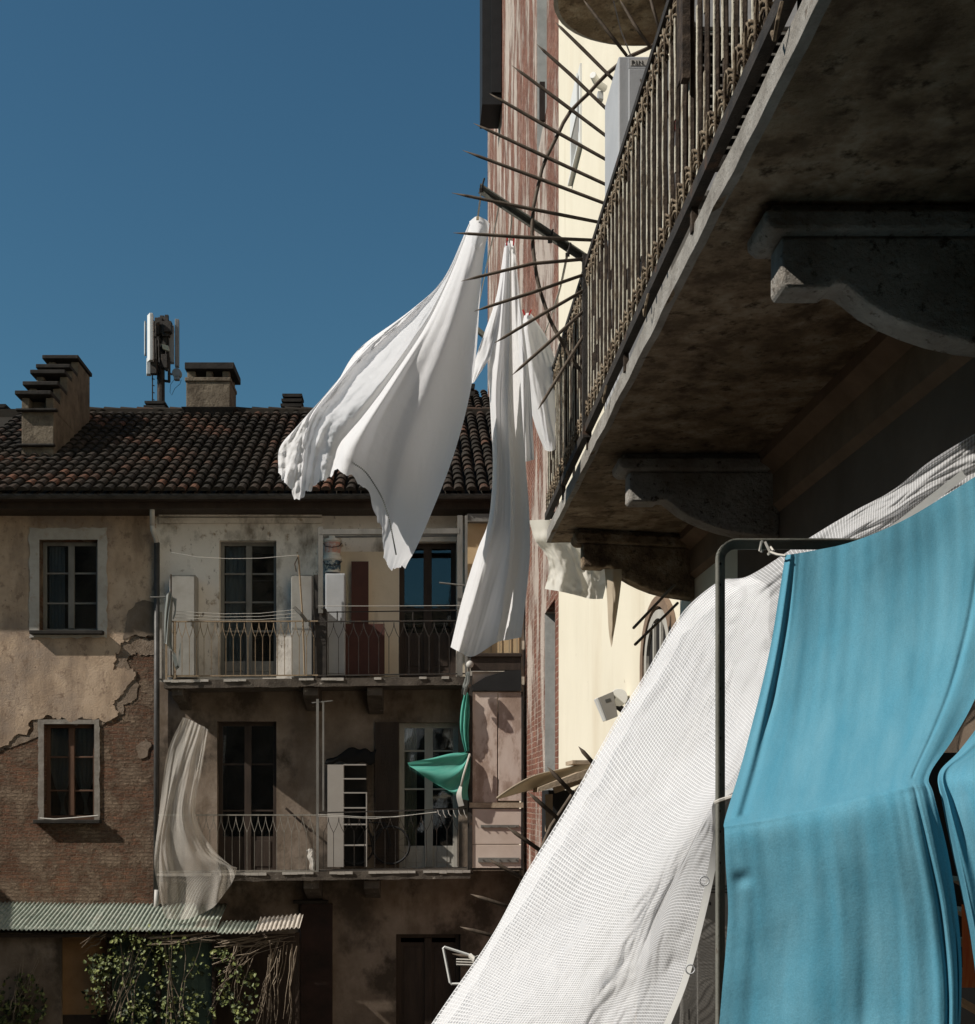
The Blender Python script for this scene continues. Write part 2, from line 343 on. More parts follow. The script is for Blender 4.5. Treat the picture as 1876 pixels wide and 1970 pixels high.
m_pegwood = M('wooden peg', [(.3, (.55, .42, .25)), (.7, (.65, .5, .3))], 5, .7, 0)
m_bucket = M('white bucket plastic', [(.3, (.58, .57, .52)), (.7, (.66, .65, .60))], 6, .5, 0)
m_bucket_label = M('pink and grey bucket label', [(.4, (.55, .50, .46)), (.5, (.50, .25, .20)), (.6, (.40, .38, .34))], 6, .5, 0)
m_bucket_blue = M('dark blue bucket label', [(.42, (.02, .035, .06)), (.5, (.05, .10, .14)), (.56, (.45, .45, .40))], 7, .5, 0)
m_cobble = M('dark courtyard asphalt', [(.3, (.045, .042, .038)), (.7, (.085, .08, .072))], 3, .9, .6, 9)
m_black = M('black rubber', [(.3, (.012, .012, .012)), (.7, (.02, .02, .02))], 3, .6, 0)
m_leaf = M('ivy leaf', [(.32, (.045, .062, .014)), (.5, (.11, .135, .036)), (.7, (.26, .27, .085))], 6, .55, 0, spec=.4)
m_leaf_dark = M('dark ivy leaf', [(.3, (.02, .028, .014)), (.7, (.045, .055, .025))], 6, .6, 0)  # darker leaf colour for the layer behind
m_twig = M('dry twig', [(.3, (.20, .155, .115)), (.7, (.33, .27, .20))], 12, .85, 0)
m_batten = M('weathered boards', [(.3, (.30, .23, .16)), (.7, (.46, .37, .27))], 8, .9, .4, 40, (1, .3, 1))
m_antenna = M('white antenna radome', [(.3, (.62, .63, .61)), (.7, (.70, .71, .69))], 4, .5, 0)
m_antgrey = M('grey antenna radome', [(.3, (.20, .21, .21)), (.7, (.27, .28, .28))], 4, .5, 0)
m_print = M('dark label print', [(.3, (.05, .05, .045)), (.7, (.07, .07, .065))], 4, .6, 0)
m_stripe = cloth('striped rug', (.35, .05, .03), .1, col2=(.5, .28, .1))
def glassmat():
    m, t, N, L = newmat('window glass'); g = N('BsdfGlossy'); g.inputs[0].default_value = (.9, .95, 1, 1); g.inputs['Roughness'].default_value = .03
    tp = N('BsdfTransparent'); tp.inputs[0].default_value = (.75, .8, .8, 1); fr = N('Fresnel'); fr.inputs[0].default_value = 1.6
    v = wvec(N, L); L(bumpn(N, L, noi(N, L, v, 2.5, 2), .06, .02), g.inputs['Normal'])
    mx = N('MixShader'); a = N('Math'); a.operation = 'MULTIPLY_ADD'; a.inputs[1].default_value = .95; a.inputs[2].default_value = .02; L(fr.outputs[0], a.inputs[0])
    L(a.outputs[0], mx.inputs[0]); L(tp.outputs[0], mx.inputs[1]); L(g.outputs[0], mx.inputs[2]); out(N, L, mx.outputs[0]); return m
m_glass = glassmat()
def tilemat():
    m, t, N, L = newmat('old clay roof tiles'); a = N('Attribute'); a.attribute_name = 'tone'
    c = ramp(N, L, a.outputs['Fac'], [(0, (.02, .017, .014)), (.45, (.036, .029, .023)), (.7, (.062, .043, .032)), (.88, (.10, .05, .033)), (1, (.16, .075, .046))])
    v = wvec(N, L); f = ramp(N, L, noi(N, L, v, 9, 7, .7), [(.4, (0, 0, 0)), (.7, (1, 1, 1))])
    c = mixc(N, L, f, c, (.035, .032, .026)); out(N, L, prin(N, L, c, .95, 0, bumpn(N, L, noi(N, L, v, 45, 5, .7), .6, .01), .1)); return m
m_tile = tilemat()

# ================================================================== SETTING: ground
g = MB(); g.quad((-300, -300, 0), (300, -300, 0), (300, 300, 0), (-300, 300, 0))
g.build('ground', m_cobble, kind='structure')
wing = MB(); wing.box(-34, -3, -12, -4.6, 0, 18); wing.box(-2.999, 2.1, -12, -4.6, 0, 13.7); wing.build('light_block_wing', m_plaster_low, label='unseen plastered wing added behind the viewpoint to cut sky light and set window reflections', cat='building')  # added out of view to hold back sky fill; heights steer window reflections
wing = MB(); wing.box(-20, -13.2, -4.59, 36, 0, CZ+2.4); wing.build('light_block_wing', m_plaster_low, label='unseen low plastered wing added on the left to cut sky and bounce light', cat='building')  # second added blocker, unseen, dims the fill from the left

# ================================================================== THE OLD COURTYARD HOUSE (facade towards the camera at y = D)
D = 24.2
def fx(u, Y=D): return px(u, Y)
def fz(v, Y=D): return pz(v, Y)
def rect(u0, u1, v0, v1, Y=D): return [(fx(u0, Y), fz(v1, Y)), (fx(u1, Y), fz(v1, Y)), (fx(u1, Y), fz(v0, Y)), (fx(u0, Y), fz(v0, Y))]
def ragged(pts, amp, seed, step=.07):
    o = []
    for k, a in enumerate(pts):
        b = pts[(k+1) % len(pts)]; d = math.hypot(b[0]-a[0], b[1]-a[1]); n = max(1, int(d/step))
        for i in range(n):
            t = i/n; x = a[0]+(b[0]-a[0])*t; z = a[1]+(b[1]-a[1])*t
            if i: x += amp*(n3((x, 0, z), 6, seed)+.5*n3((x, 3, z), 19, seed)); z += amp*(n3((x, 7, z), 6, seed)+.5*n3((x, 9, z), 19, seed))
            o.append((x, z))
    return o
house = thing('courtyard_house', 'old courtyard house with peeling tan plaster, bare brick, tiled roof and white balcony wing', 'house', (fx(450), D, 0))
W1, W2 = (78, 188, 1040, 1215), (85, 182, 1393, 1577)
D1, D2, D3, D4 = (422, 532, 1040, 1304), (768, 878, 1042, 1300), (418, 532, 1388, 1684), (768, 882, 1390, 1680)
D5 = (762, 886, 1797, 2110)
XL, XR, ZT = -11.5, 2.15, fz(958)
def R4(w): return rect(*w)
# left wing: bare brick wall with a real layer of plaster over it
wl = MB(); xm = fx(299)
wl.plate([(XL, 0), (xm, 0), (xm, ZT), (XL, ZT)], [R4(W1), R4(W2)], D, .35)
wl.build('brick_wall', m_old_brick, house)
po = [(-260, 900), (299, 900), (299, 1224), (280, 1227), (262, 1222), (240, 1234), (223, 1258), (218, 1289), (240, 1284), (256, 1286), (262, 1300), (249, 1316), (238, 1330), (221, 1347), (217, 1356), (230, 1370), (216, 1384), (203, 1390), (190, 1381), (179, 1386), (160, 1379), (140, 1388), (118, 1383), (100, 1378), (84, 1382), (60, 1386), (52, 1414), (36, 1412), (19, 1426), (0, 1437), (-40, 1450), (-110, 1432), (-260, 1470)]
po = ragged([(fx(u), min(fz(v), ZT)) for u, v in po], .085, 1, .045)
pl = MB().plate(po, [[(x-.0, z) for x, z in rect(W1[0]-2, W1[1]+2, W1[2]-2, W1[3]+2)]], D-.031, .018)
pl.build('plaster', m_plaster_tan, house)
for k, pts in enumerate(([(118, 1700), (150, 1690), (178, 1698), (196, 1706), (192, 1722), (170, 1730), (120, 1733), (100, 1720)], [(352*.9, 1430), (350, 1420), (366, 1432), (372, 1450), (356, 1462), (340, 1452)], [(262, 1440), (280, 1420), (292, 1432), (284, 1455), (268, 1458)])):
    if k < 2: continue
    MB().plate(ragged([(fx(u), fz(v)) for u, v in pts][::-1], .06, 5+k, .04), [], D-.02, .019).build('plaster_remnant', m_plaster_low2, house)
def drift(q): return [(x+.30*n3((x, 0, z), 1.7, 77), z+.26*n3((x, 4, z), 1.7, 78)) for x, z in q]
MB().plate(drift(ragged([(fx(u), fz(v)) for u, v in [(-260, 1440), (-110, 1425), (-40, 1440), (0, 1430), (20, 1418), (52, 1405), (60, 1372), (100, 1368), (160, 1370), (205, 1372), (206, 1330), (225, 1310), (236, 1290), (205, 1270), (226, 1240), (262, 1222), (298, 1224), (298, 1250), (262, 1252), (250, 1272), (270, 1290), (274, 1306), (258, 1330), (238, 1350), (248, 1372), (226, 1398), (200, 1402), (192, 1384), (74, 1384), (64, 1424), (36, 1430), (10, 1446), (-40, 1466), (-110, 1450), (-260, 1486)]][::-1], .07, 41, .04)), [], D-.012, .011).build('render_coat', m_plaster_low2, house)
# darker older plaster coat patch
MB().plate(ragged([(fx(u), fz(v)) for u, v in [(238, 1232), (246, 1180), (262, 1160), (280, 1155), (297, 1160), (297, 1222), (280, 1226), (262, 1221)]][::-1], .03, 9, .05), [], D-.012-.031, .007).build('plaster', m_plaster_low, house)
# right wing
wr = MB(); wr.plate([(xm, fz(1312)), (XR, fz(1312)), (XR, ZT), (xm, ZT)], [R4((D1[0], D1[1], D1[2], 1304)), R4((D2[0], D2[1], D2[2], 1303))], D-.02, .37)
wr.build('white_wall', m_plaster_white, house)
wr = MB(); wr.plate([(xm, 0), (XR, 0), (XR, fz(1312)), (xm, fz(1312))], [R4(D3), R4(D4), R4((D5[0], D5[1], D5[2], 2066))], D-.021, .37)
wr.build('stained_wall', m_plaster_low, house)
# recessed beige wall panel behind balcony two of the upper floor, cornice bands
MB().plate(rect(625, 767, 1062, 1302), [], D-.035, .014).plate(rect(879, 900, 1062, 1302), [], D-.035, .014).build('beige_panel', m_beige, house)
cn = MB()
for v0, v1, p in ((978, 986, .16), (988, 996, .12), (998, 1008, .07)): cn.box(fx(308), fx(620), D-p-.02, D-.021, fz(v1), fz(v0))
for v0, v1, p in ((985, 990, .10),): cn.box(XL, fx(296), D-p-.036, D-.037, fz(v1), fz(v0))
cn.build('cornice', m_plaster_white, house)
# surround of the upper left window, sills
sr = ragged(rect(58, 207, 1016, 1228), .035, 3, .06)
MB().plate(sr, [R4((W1[0]-1, W1[1]+1, W1[2]-1, W1[3]+1))], D-.05, .012).build('window_surround', m_surround, house)
m_jamb = M('worn grey window jamb', [(.3, (.16, .135, .11)), (.7, (.30, .275, .24))], 6, .9, .5, 20)
sr2 = ragged(rect(74, 192, 1384, 1580), .025, 4, .06)
MB().plate(sr2, [R4(W2)], D-.03, .028).build('window_surround', m_jamb, house)
# body of the house behind the facade
bd = MB(); bd.box(XL, XL+.3, D+.36, 36, 0, ZT+1); bd.box(XL, XR, 35.7, 36, 0, ZT+1); bd.build('rear_wall', m_plaster_low, house)
# rooms: dark boxes behind each opening
def opening(w, name, frame, leaves=2, bars=(), curtain=None, solid_to=None, glass=True, rec=.16, tw=7, sill=None):
    u0, u1, v0, v1 = w; Y = D+rec
    rb = MB(); x0, x1, z0, z1 = fx(u0), fx(u1), fz(v1), fz(v0)
    fr = MB(); t = tw/95.
    fr.box(x0, x0+t, Y, Y+.07, z0, z1); fr.box(x1-t, x1, Y, Y+.07, z0, z1)
    fr.box(x0+t, x1-t, Y, Y+.07, z1-t, z1); fr.box(x0+t, x1-t, Y, Y+.07, z0, z0+t*1.1)
    xm_ = (x0+x1)/2
    if leaves == 2: fr.box(xm_-t*.8, xm_+t*.8, Y-.02, Y+.06, z0+t*1.1, z1-t)
    for b in bars:
        zb = fz(b); fr.box(x0+t, x1-t, Y+.012, Y+.055, zb-.018, zb+.018)
    if solid_to:
        zt = fz(solid_to); fr.box(x0+t, x1-t, Y+.02, Y+.05, z0+t*1.1, zt)
        for a, b in ((x0+t*1.6, xm_-t*1.4), (xm_+t*1.4, x1-t*1.6)): fr.box(a, b, Y+.008, Y+.019, z0+t*2, zt-t)
    f = fr.build(name, frame, house, bevel=.006)
    if glass:
        MB().box(x0+t*.6, x1-t*.6, Y+.032, Y+.038, (fz(solid_to) if solid_to else z0), z1-t*.5).build('pane', m_glass, f)
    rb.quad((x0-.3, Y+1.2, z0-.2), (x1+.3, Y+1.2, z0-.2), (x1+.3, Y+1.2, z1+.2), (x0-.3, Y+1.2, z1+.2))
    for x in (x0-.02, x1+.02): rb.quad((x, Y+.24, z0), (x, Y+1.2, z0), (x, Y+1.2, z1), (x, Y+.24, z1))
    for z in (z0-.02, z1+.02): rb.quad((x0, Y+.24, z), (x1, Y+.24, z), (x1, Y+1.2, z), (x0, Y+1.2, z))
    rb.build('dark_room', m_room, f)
    if curtain:
        for cu0, cu1, cmat, cut in curtain:
            c = MB(); n = 22
            def top(q, a, b): return Vector((q.x, q.y+.02*math.sin(a*28), q.z))
            xa, xb = fx(cu0), fx(cu1)
            if cut: fb = [[(xa, Y+.16, z1-.08), (xa, Y+.16, (z0+z1)/2), (xa+.42*(xb-xa), Y+.16, z0+.35), (xa+.40*(xb-xa), Y+.16, z0+.1)], [(xb, Y+.16, z1-.08), (xb, Y+.16, (z0+z1)/2+.1), (xa+.6*(xb-xa), Y+.16, z0+.4), (xa+.7*(xb-xa), Y+.16, z0+.1)]]
            else: fb = [[(xa, Y+.16, z1-.06), (xa, Y+.16, z0+.05)], [(xb, Y+.16, z1-.06), (xb, Y+.16, z0+.05)]]
            c.loft(fb, n, 10, top, pix=False); c.build('curtain', cmat, f, smooth=True)
    if sill:
        su0, su1, sv, ph = sill
        MB().box(fx(su0), fx(su1), D-ph, D+.1, fz(sv+7), fz(sv)).build('window_sill', m_slate, f, bevel=.01)
    return f
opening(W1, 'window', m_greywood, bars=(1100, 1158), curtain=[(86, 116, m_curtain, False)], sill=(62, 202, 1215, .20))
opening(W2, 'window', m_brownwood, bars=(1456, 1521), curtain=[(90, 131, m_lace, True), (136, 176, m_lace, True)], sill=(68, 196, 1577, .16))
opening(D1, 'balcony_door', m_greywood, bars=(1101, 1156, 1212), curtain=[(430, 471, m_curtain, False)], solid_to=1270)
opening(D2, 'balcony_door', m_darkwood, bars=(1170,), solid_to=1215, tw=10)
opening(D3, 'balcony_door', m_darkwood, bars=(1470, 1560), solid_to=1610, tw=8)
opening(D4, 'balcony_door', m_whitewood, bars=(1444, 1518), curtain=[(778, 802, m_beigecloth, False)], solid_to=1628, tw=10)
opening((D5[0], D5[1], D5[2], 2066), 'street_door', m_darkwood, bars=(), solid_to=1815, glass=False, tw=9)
# rail of the lower left window
MB().tube([(fx(80), D-.12, fz(1574)), (fx(110), D-.14, fz(1576)), (fx(150), D-.14, fz(1573)), (fx(192), D-.12, fz(1569))], .014).build('window_rail', m_cord, house)
# dark louvred shutter leaf by the white french door
sh = MB(); sh.box(fx(722), fx(767), D-.09, D-.05, fz(1662), fz(1390))
for k in range(40): z = fz(1655)+k*(fz(1396)-fz(1655))/40; sh.box(fx(726), fx(763), D-.105, D-.091, z, z+.035)
sh.build('shutter', m_darkwood, house)
# eaves, gutter
GY = 23.2; gz = pz(948, GY)
ev = MB(); ev.box(XL, XR-.01, GY+.12, D+.02, gz-.10, gz-.03)
ev.box(XL, XR-.011, GY+.35, D-.04, gz-.22, gz-.101)
ev.build('eaves', m_darkwood, house)
gt = MB(); n = 8; prof = [(GY+.075*math.cos(a)+.06, gz-.02-.085*math.sin(a)) for a in [math.pi*k/n for k in range(n+1)]]
gt.prism([Vector((XL, y, z)) for y, z in prof], (XR-.02-XL, 0, 0)); gt.build('gutter', m_zinc, house)
MB().box(fx(308), fx(345), D-.13, D-.05, fz(974), fz(964)).build('fascia', m_darkwood, house)
# roof of barrel tiles
RY0, RZ0, RSL = GY+.02, gz+.02, math.tan(R(30))
ridgeY = GY+6.0; ridgeZ = RZ0+6.0*RSL
def roofz(y): return RZ0+(y-RY0)*RSL
rf = MB(); rf.quad((XL, RY0, RZ0-.05), (XR-.01, RY0, RZ0-.05), (XR-.01, ridgeY, ridgeZ-.05), (XL, ridgeY, ridgeZ-.05))
rf.quad((XL, ridgeY, ridgeZ-.05), (XR-.01, ridgeY, ridgeZ-.05), (XR-.01, 36, ridgeZ-3.6), (XL, 36, ridgeZ-3.6))
for k in (0, 1): rf.col[k] = 0.1
def tile(mb, x, y, z, w, ln, slope, up=True, tone=.4, yaw=0.0, w2=None):
    ca, sa = math.cos(math.atan(slope)), math.sin(math.atan(slope)); i0 = len(mb.v); nseg = 6; w2 = w2 or w*.82
    for e, (t, ww, lift) in enumerate(((0, w, .03), (ln, w2, .0))):
        for k in range(nseg+1):
            a = math.pi*k/nseg; dx = -math.cos(a)*ww/2; h = (math.sin(a) if up else -math.sin(a))*ww*.42+lift
            mb.v.append(Vector((x+dx+yaw*t, y+t*ca-h*sa, z+t*sa+h*ca)))
    for k in range(nseg): mb.col[len(mb.f)] = tone; mb.f.append((i0+k, i0+k+1, i0+nseg+2+k, i0+nseg+1+k))
    if up: mb.col[len(mb.f)] = tone*.6; mb.f.append(tuple(i0+k for k in range(nseg, -1, -1)))
sp, ln = .235, .40; nx = int((XR-XL)/sp); ny = int(6.0/math.cos(R(30))/(.36))
for i in range(nx):
    x = XL+.12+i*sp
    if x > XR-.12 or x < -9.6: continue
    bow = random.uniform(-.01, .01)
    for j in range(ny+1):
        y = RY0-.06+j*.36*math.cos(R(30)); z = roofz(y)
        tone = min(1, max(0, .42+.9*n3((x, y, 0), .9)+random.gauss(0, .16)+(.45 if random.random() < .05 else 0)))
        tile(rf, x+bow+random.uniform(-.012, .012), y+random.uniform(-.02, .02), z+.015+random.uniform(-.006, .01), .20, ln, RSL, True, tone, random.uniform(-.03, .03))
        if j < 1: tile(rf, x+sp/2, y, z-.02, .18, ln, RSL, False, tone*.6)
k0_ = len(rf.f); rf.box(XL, XR-.012, ridgeY-.17, ridgeY+.12, ridgeZ-.15, ridgeZ+.055)
for k in range(k0_, len(rf.f)): rf.col[k] = .35
x = -9.6
while x < XR-.2:   # ridge caps
    i0 = len(rf.v); tone = random.uniform(.3, .8)
    for t, w, l in ((0, .15, .02), (.44, .13, 0)):
        for k in range(7):
            a = math.pi*k/6; rf.v.append(Vector((x+t, ridgeY-math.cos(a)*w, ridgeZ+.03+math.sin(a)*w*.7+l)))
    for k in range(6): rf.col[len(rf.f)] = tone; rf.f.append((i0+k, i0+k+1, i0+8+k, i0+7+k))
    rf.col[len(rf.f)] = .3; rf.f.append(tuple(i0+k for k in range(7)))
    x += .40
roof = rf.build('roof', m_tile, house)
# chimneys (sub-parts of the roof)
c = MB(); Xa, Xb = -8.39, -7.70
zb = roofz(25.4)
c.box(Xa, Xb, 25.4, 28.2, zb-.3, CZ+8.30)
for (y0, y1, zc) in ((25.4, 25.9, CZ+8.58), (25.9, 26.4, CZ+8.95), (26.4, 26.8, CZ+9.38), (26.8, 27.25, CZ+9.65), (27.25, 28.2, CZ+10.02)):
    c.box(Xa, Xa+.16, y0, y1, CZ+8.3, zc-.02); c.box(Xb-.18, Xb, y0, y1, CZ+8.3, zc-.02)
    c.box(Xa+.16, Xb-.18, y0+.25, y1, CZ+8.3, zc-.02)
ch = c.build('chimney', m_chim, roof, bevel=.02)
c = MB()
for (y0, y1, zc) in ((25.4, 25.9, CZ+8.58), (25.9, 26.4, CZ+8.95), (26.4, 26.8, CZ+9.38), (26.8, 27.25, CZ+9.65), (27.25, 28.2, CZ+10.02)):
    c.box(Xa-.10, Xb+.03 if y0 > 27 else Xb-.02, y0-.14, y1+.1, zc, zc+.09)
c.build('chimney_cap', m_slate, roof, bevel=.015)
c = MB(); c.box(Xa-.09, Xb+.09, 25.28, 25.42, CZ+8.25, CZ+8.30); c.box(Xa-.16, Xb+.10, 25.15, 25.5, zb-.06, zb-.02); c.box(Xa-.08, Xb+.04, 25.30, 25.41, zb+.26, zb+.31)
c.build('chimney_flashing', m_slate, roof, bevel=.015)
Yc = 28.9; s_ = Yc/F
x0, x1 = px(358, Yc), px(443, Yc)
c = MB(); c.box(x0, x1, Yc, Yc+.95, roofz(Yc)-.4, pz(726, Yc))
for a, b in ((x0+.02, x0+.22), ((x0+x1)/2-.06, (x0+x1)/2+.10), (x1-.2, x1-.02)): c.box(a, b, Yc+.03, Yc+.22, pz(726, Yc), pz(713, Yc)); c.box(a, b, Yc+.75, Yc+.92, pz(726, Yc), pz(713, Yc))
c.box(x0-.03, x1+.02, Yc-.03, Yc+.98, pz(734, Yc), pz(726, Yc)-.001); c.build('chimney', m_chim, roof, bevel=.02)
MB().box(x0-.02, x1+.10, Yc-.08, Yc+1.05, pz(712, Yc), pz(699, Yc)).build('chimney_cap', m_slate, roof, bevel=.012)
c = MB()
c.prism([(x0-.10, Yc-.12, pz(785, Yc)), (x0-.0, Yc-.02, pz(803, Yc)), (x1+.02, Yc-.02, pz(803, Yc)), (x1+.16, Yc-.12, pz(785, Yc))], (0, .9, 0))
c.build('chimney_flashing', m_slate, roof, bevel=.012)
def vent_stack(u0, u1, v0, v1, Y, n, dark=m_slate):
    c = MB(); z0, z1 = pz(v1, Y)-.5, pz(v0, Y); xa, xb = px(u0, Y), px(u1, Y); h = (z1-pz(v1, Y))/n
    c.box(xa+.1, xb-.06, Y+.1, Y+.6, z0, z1-.03)
    for k in range(n):
        z = z1-k*h; e = .02*k
        c.prism([(xa-e, Y-.02*k, z-.05), (xa+.08-e, Y-.02*k, z-h*.6), (xb-.04, Y-.02*k, z-h*.6), (xb-e*.2, Y-.02*k, z-.05), (xb-e*.2, Y-.02*k, z), (xa-e, Y-.02*k, z)], (0, .55, 0))
    return c.build('chimney', dark, roof)
vent_stack(543, 581, 757, 797, 30.2, 4); vent_stack(278, 317, 771, 797, 30.2, 3); vent_stack(-14, 11, 777, 800, 30.2, 2)
vent_stack(896, 914, 738, 768, 33, 2)
# higher roof behind on the right
r2 = MB(); ya, yb = 30.2, 33.5; za, zb_ = pz(812, ya), pz(760, yb); sl2 = (zb_-za)/(yb-ya)
r2.quad((px(846, ya), ya, za-.05), (XR-.01, ya, za-.05), (XR-.01, yb, zb_-.05), (px(846, yb), yb, zb_-.05)); r2.col[0] = .1
r2.box(px(846, ya), XR-.01, yb, yb+.1, 5, zb_-.06)
for i in range(20):
    x = px(848, ya)+.1+i*.235
    if x > XR-.15: break
    for j in range(11): y = ya+j*.33; tile(r2, x, y, za+(y-ya)*sl2+.02, .2, .38, sl2, True, random.uniform(.2, .9))
r2.build('rear_roof', m_tile, house)
# downpipe between the two wings
dp = MB(); dp.tube([P(293, 963, 23.6), P(293, 1010, 23.75)], .052, 10); dp.tube([P(293, 1008, 23.75), P(294, 1020, 23.78), P(300, 1036, 24.0), P(302, 1046, 24.05)], .05, 10)
down = MB().tube([P(302, 1044, 24.05), P(301.5, 1400, 24.05), P(300.5, 1745, 24.05)], .058, 12).build('downpipe', m_zinc, house, smooth=True)
dp.build('pipe_elbow', m_pvc, house, smooth=True)
MB().tube([P(302, 1712, 24.0), P(300, 1760, 24.0)], .05, 8).build('pipe_elbow', m_pvc, house, smooth=True)
MB().box(fx(306), fx(312), D-.06, D-.022, fz(1306), fz(1178)).build('corner_strip', m_surround, house)
# dark service pier beside the ground floor door
MB().box(fx(580), fx(640), D-.18, D-.022, 0, fz(1738)).build('pier', M('sooty brown pier', [(.3, (.018, .014, .012)), (.7, (.045, .025, .02))], 2, .9, .3, 20), house)
MB().box(fx(566), fx(632), D-.21, D-.022, fz(1737), fz(1731)).build('pier_cap', m_slate, house)

# ------------------------------------------------------------------ balconies of the old house
def lancet_rail(mb, ua, ub, vt0, vt1, vb0, vb1, Y, n, r=.0085, split=.30):
    for k in range(n+1):
        f = k/n; u = ua+(ub-ua)*f; vt = vt0+(vt1-vt0)*f; vb = vb0+(vb1-vb0)*f; vs = vt+(vb-vt)*split
        mb.tube([P(u, vb, Y), P(u, vs, Y)], r, 4)
        s_ = (ub-ua)/n/2
        for sg in (-1, 1):
            if (k == 0 and sg < 0) or (k == n and sg > 0): continue
            mb.tube([P(u, vs, Y), P(u+sg*s_*.55, vs+(vt-vs)*.35, Y), P(u+sg*s_*.93, vs+(vt-vs)*.72, Y), P(u+sg*s_, vt, Y)], r*.85, 4)
def flat_rail(mb, ua, ub, va, vb, Y, h=.025, w=.03): mb.bar(P(ua, va, Y), P(ub, vb, Y), w, h)
def corbel(mb, u0, u1, v0, v1, Yf, Yb):
    z0, z1 = pz(v1, Yf), pz(v0, Yf)
    mb.prism([(px(u0, Yf), Yf, z1), (px(u0, Yf), Yf, z1-.16), (px(u0, Yf), Yf+.2, z1-.24), (px(u0, Yf), Yf+.55, z0+.1), (px(u0, Yf), Yb, z0), (px(u0, Yf), Yb, z1)], ((u1-u0)*Yf/F, 0, 0))
BY = 23.25
m_fslab = M('sooty balcony slab', [(.3, (.045, .036, .028)), (.7, (.12, .10, .08))], 4, .95, .8, 25, stains=[(9, (1, 1, 1), .62, .7, (.3, .27, .23))])
def balcony(label, vf, u_l, u_m, u_r, top, slab_v, corbels):
    b = thing('balcony', label, 'balcony', (fx(600), D, pz(slab_v[1], BY)), 'balconies on the white wing')
    sl = MB(); n = 40
    xs = [px(u_l, BY)+(px(u_r, BY)-px(u_l, BY))*k/n for k in range(n+1)]; zt0, zt1 = pz(slab_v[0], BY), pz(slab_v[0]-7, BY); th = .16
    for k in range(n):
        a, b_ = xs[k], xs[k+1]; za, zb2 = zt0+(zt1-zt0)*k/n, zt0+(zt1-zt0)*(k+1)/n
        ja, jb = [.02*n3((x, slab_v[0], 0), 3) for x in (a, b_)]
        sl.prism([(a, BY-.05+ja, za), (a, BY-.05+ja, za-th+ja), (a, D-.025, za-th), (a, D-.025, za)], (b_-a, jb-ja, zb2-za))
    sl.build('floor_slab', m_fslab, b)
    ed = MB()
    for k in range(n):
        if n3((k, slab_v[0], 0), .37) > (.12 if slab_v[0] < 1500 else -.1):
            a, b_ = xs[k], xs[k+1]; za = zt0+(zt1-zt0)*(k+.5)/n
            ed.box(a, b_-.004, BY-.075, BY-.055, za-.045+.02*n3((k, 2, 0), .9), za+.004)
    ed.build('slab_lip', m_surround, b)
    for u0, u1, v0, v1 in corbels:
        cb = MB(); corbel(cb, u0, u1, v0, v1, BY+.03, D-.025); cb.build('bracket', m_fslab, b, bevel=.01)
    return b
b1 = balcony('upper balcony of the white wing, railing tan on the left and black on the right', 1303, 316, 607, 893, 1195, (1309, 1320), [(583, 612, 1322, 1362), (706, 736, 1322, 1368), (330, 352, 1322, 1360)])
m = MB(); lancet_rail(m, 322, 604, 1197, 1196, 1299, 1298, BY, 20); flat_rail(m, 318, 612, 1196, 1195, BY); flat_rail(m, 318, 612, 1301, 1299, BY)
m.bar(P(320, 1196, BY), P(320, 1318, BY), .04); m.bar(P(336, 1196, BY), P(336, 1306, BY), .05)
m.build('railing', m_tan_iron, b1)
m = MB(); lancet_rail(m, 632, 884, 1198, 1196, 1297, 1295, BY, 13); flat_rail(m, 612, 895, 1196, 1194, BY); flat_rail(m, 612, 895, 1300, 1296, BY); flat_rail(m, 612, 895, 1178, 1174, BY, .02, .02)
for u in (649, 794, 880): m.bar(P(u, 1196, BY), P(u, 1176, BY), .025)
m.build('railing', m_iron, b1)
m = MB(); m.box(px(603, BY), px(627, BY), BY+.05, D-.04, pz(1312, BY), pz(1170, BY)); m.box(px(603, BY), px(612, BY), BY+.03, BY+.25, pz(1170, BY), pz(1105, BY)); m.build('divider', m_iron, b1)
m = MB(); m.bar(P(617, 1014, BY), P(617, 1180, BY), .09, .06); m.bar(P(614, 1024, BY), P(884, 1022, BY), .07, .10); m.bar(P(617, 1033, BY+.5), P(884, 1030, BY+.5), .03, .04)
m.bar(P(885, 992, BY), P(885, 1300, BY), .10, .06); m.bar(P(897, 992, BY), P(897, 1300, BY), .05, .05)
for u in (655, 690, 760, 820): m.bar(P(u, 1016, BY), P(u, 1026, BY), .02)
m.build('canopy_frame', m_greywood, b1)
b2 = balcony('lower balcony of the white wing, with grey and black railings and a white post', 1680, 303, 607, 905, 1568, (1681, 1694), [(584, 614, 1694, 1738), (700, 730, 1694, 1735)])
m = MB(); lancet_rail(m, 318, 604, 1569, 1569, 1675, 1675, BY, 20, .007); flat_rail(m, 305, 613, 1568, 1568, BY); flat_rail(m, 305, 613, 1677, 1676, BY)
m.build('railing', M('grey weathered iron', [(.3, (.16, .145, .12)), (.7, (.28, .26, .22))], 9, .7, .3, 60), b2)
m = MB(); lancet_rail(m, 622, 880, 1573, 1567, 1672, 1667, BY, 13, .007); flat_rail(m, 613, 898, 1564, 1556, BY); flat_rail(m, 613, 898, 1675, 1669, BY)
m.build('railing', m_iron, b2)
m = MB(); m.bar(P(611, 1345, BY), P(611, 1685, BY), .05, .05); m.bar(P(622, 1350, BY), P(622, 1560, BY), .035, .035); m.bar(P(600, 1352, BY), P(640, 1348, BY), .02, .02); m.build('post', m_greywood, b2)
m = MB(); m.box(px(900, BY), px(910, BY), BY, BY+.1, pz(1682, BY), pz(1335, BY)); m.build('end_post', m_iron, b2)

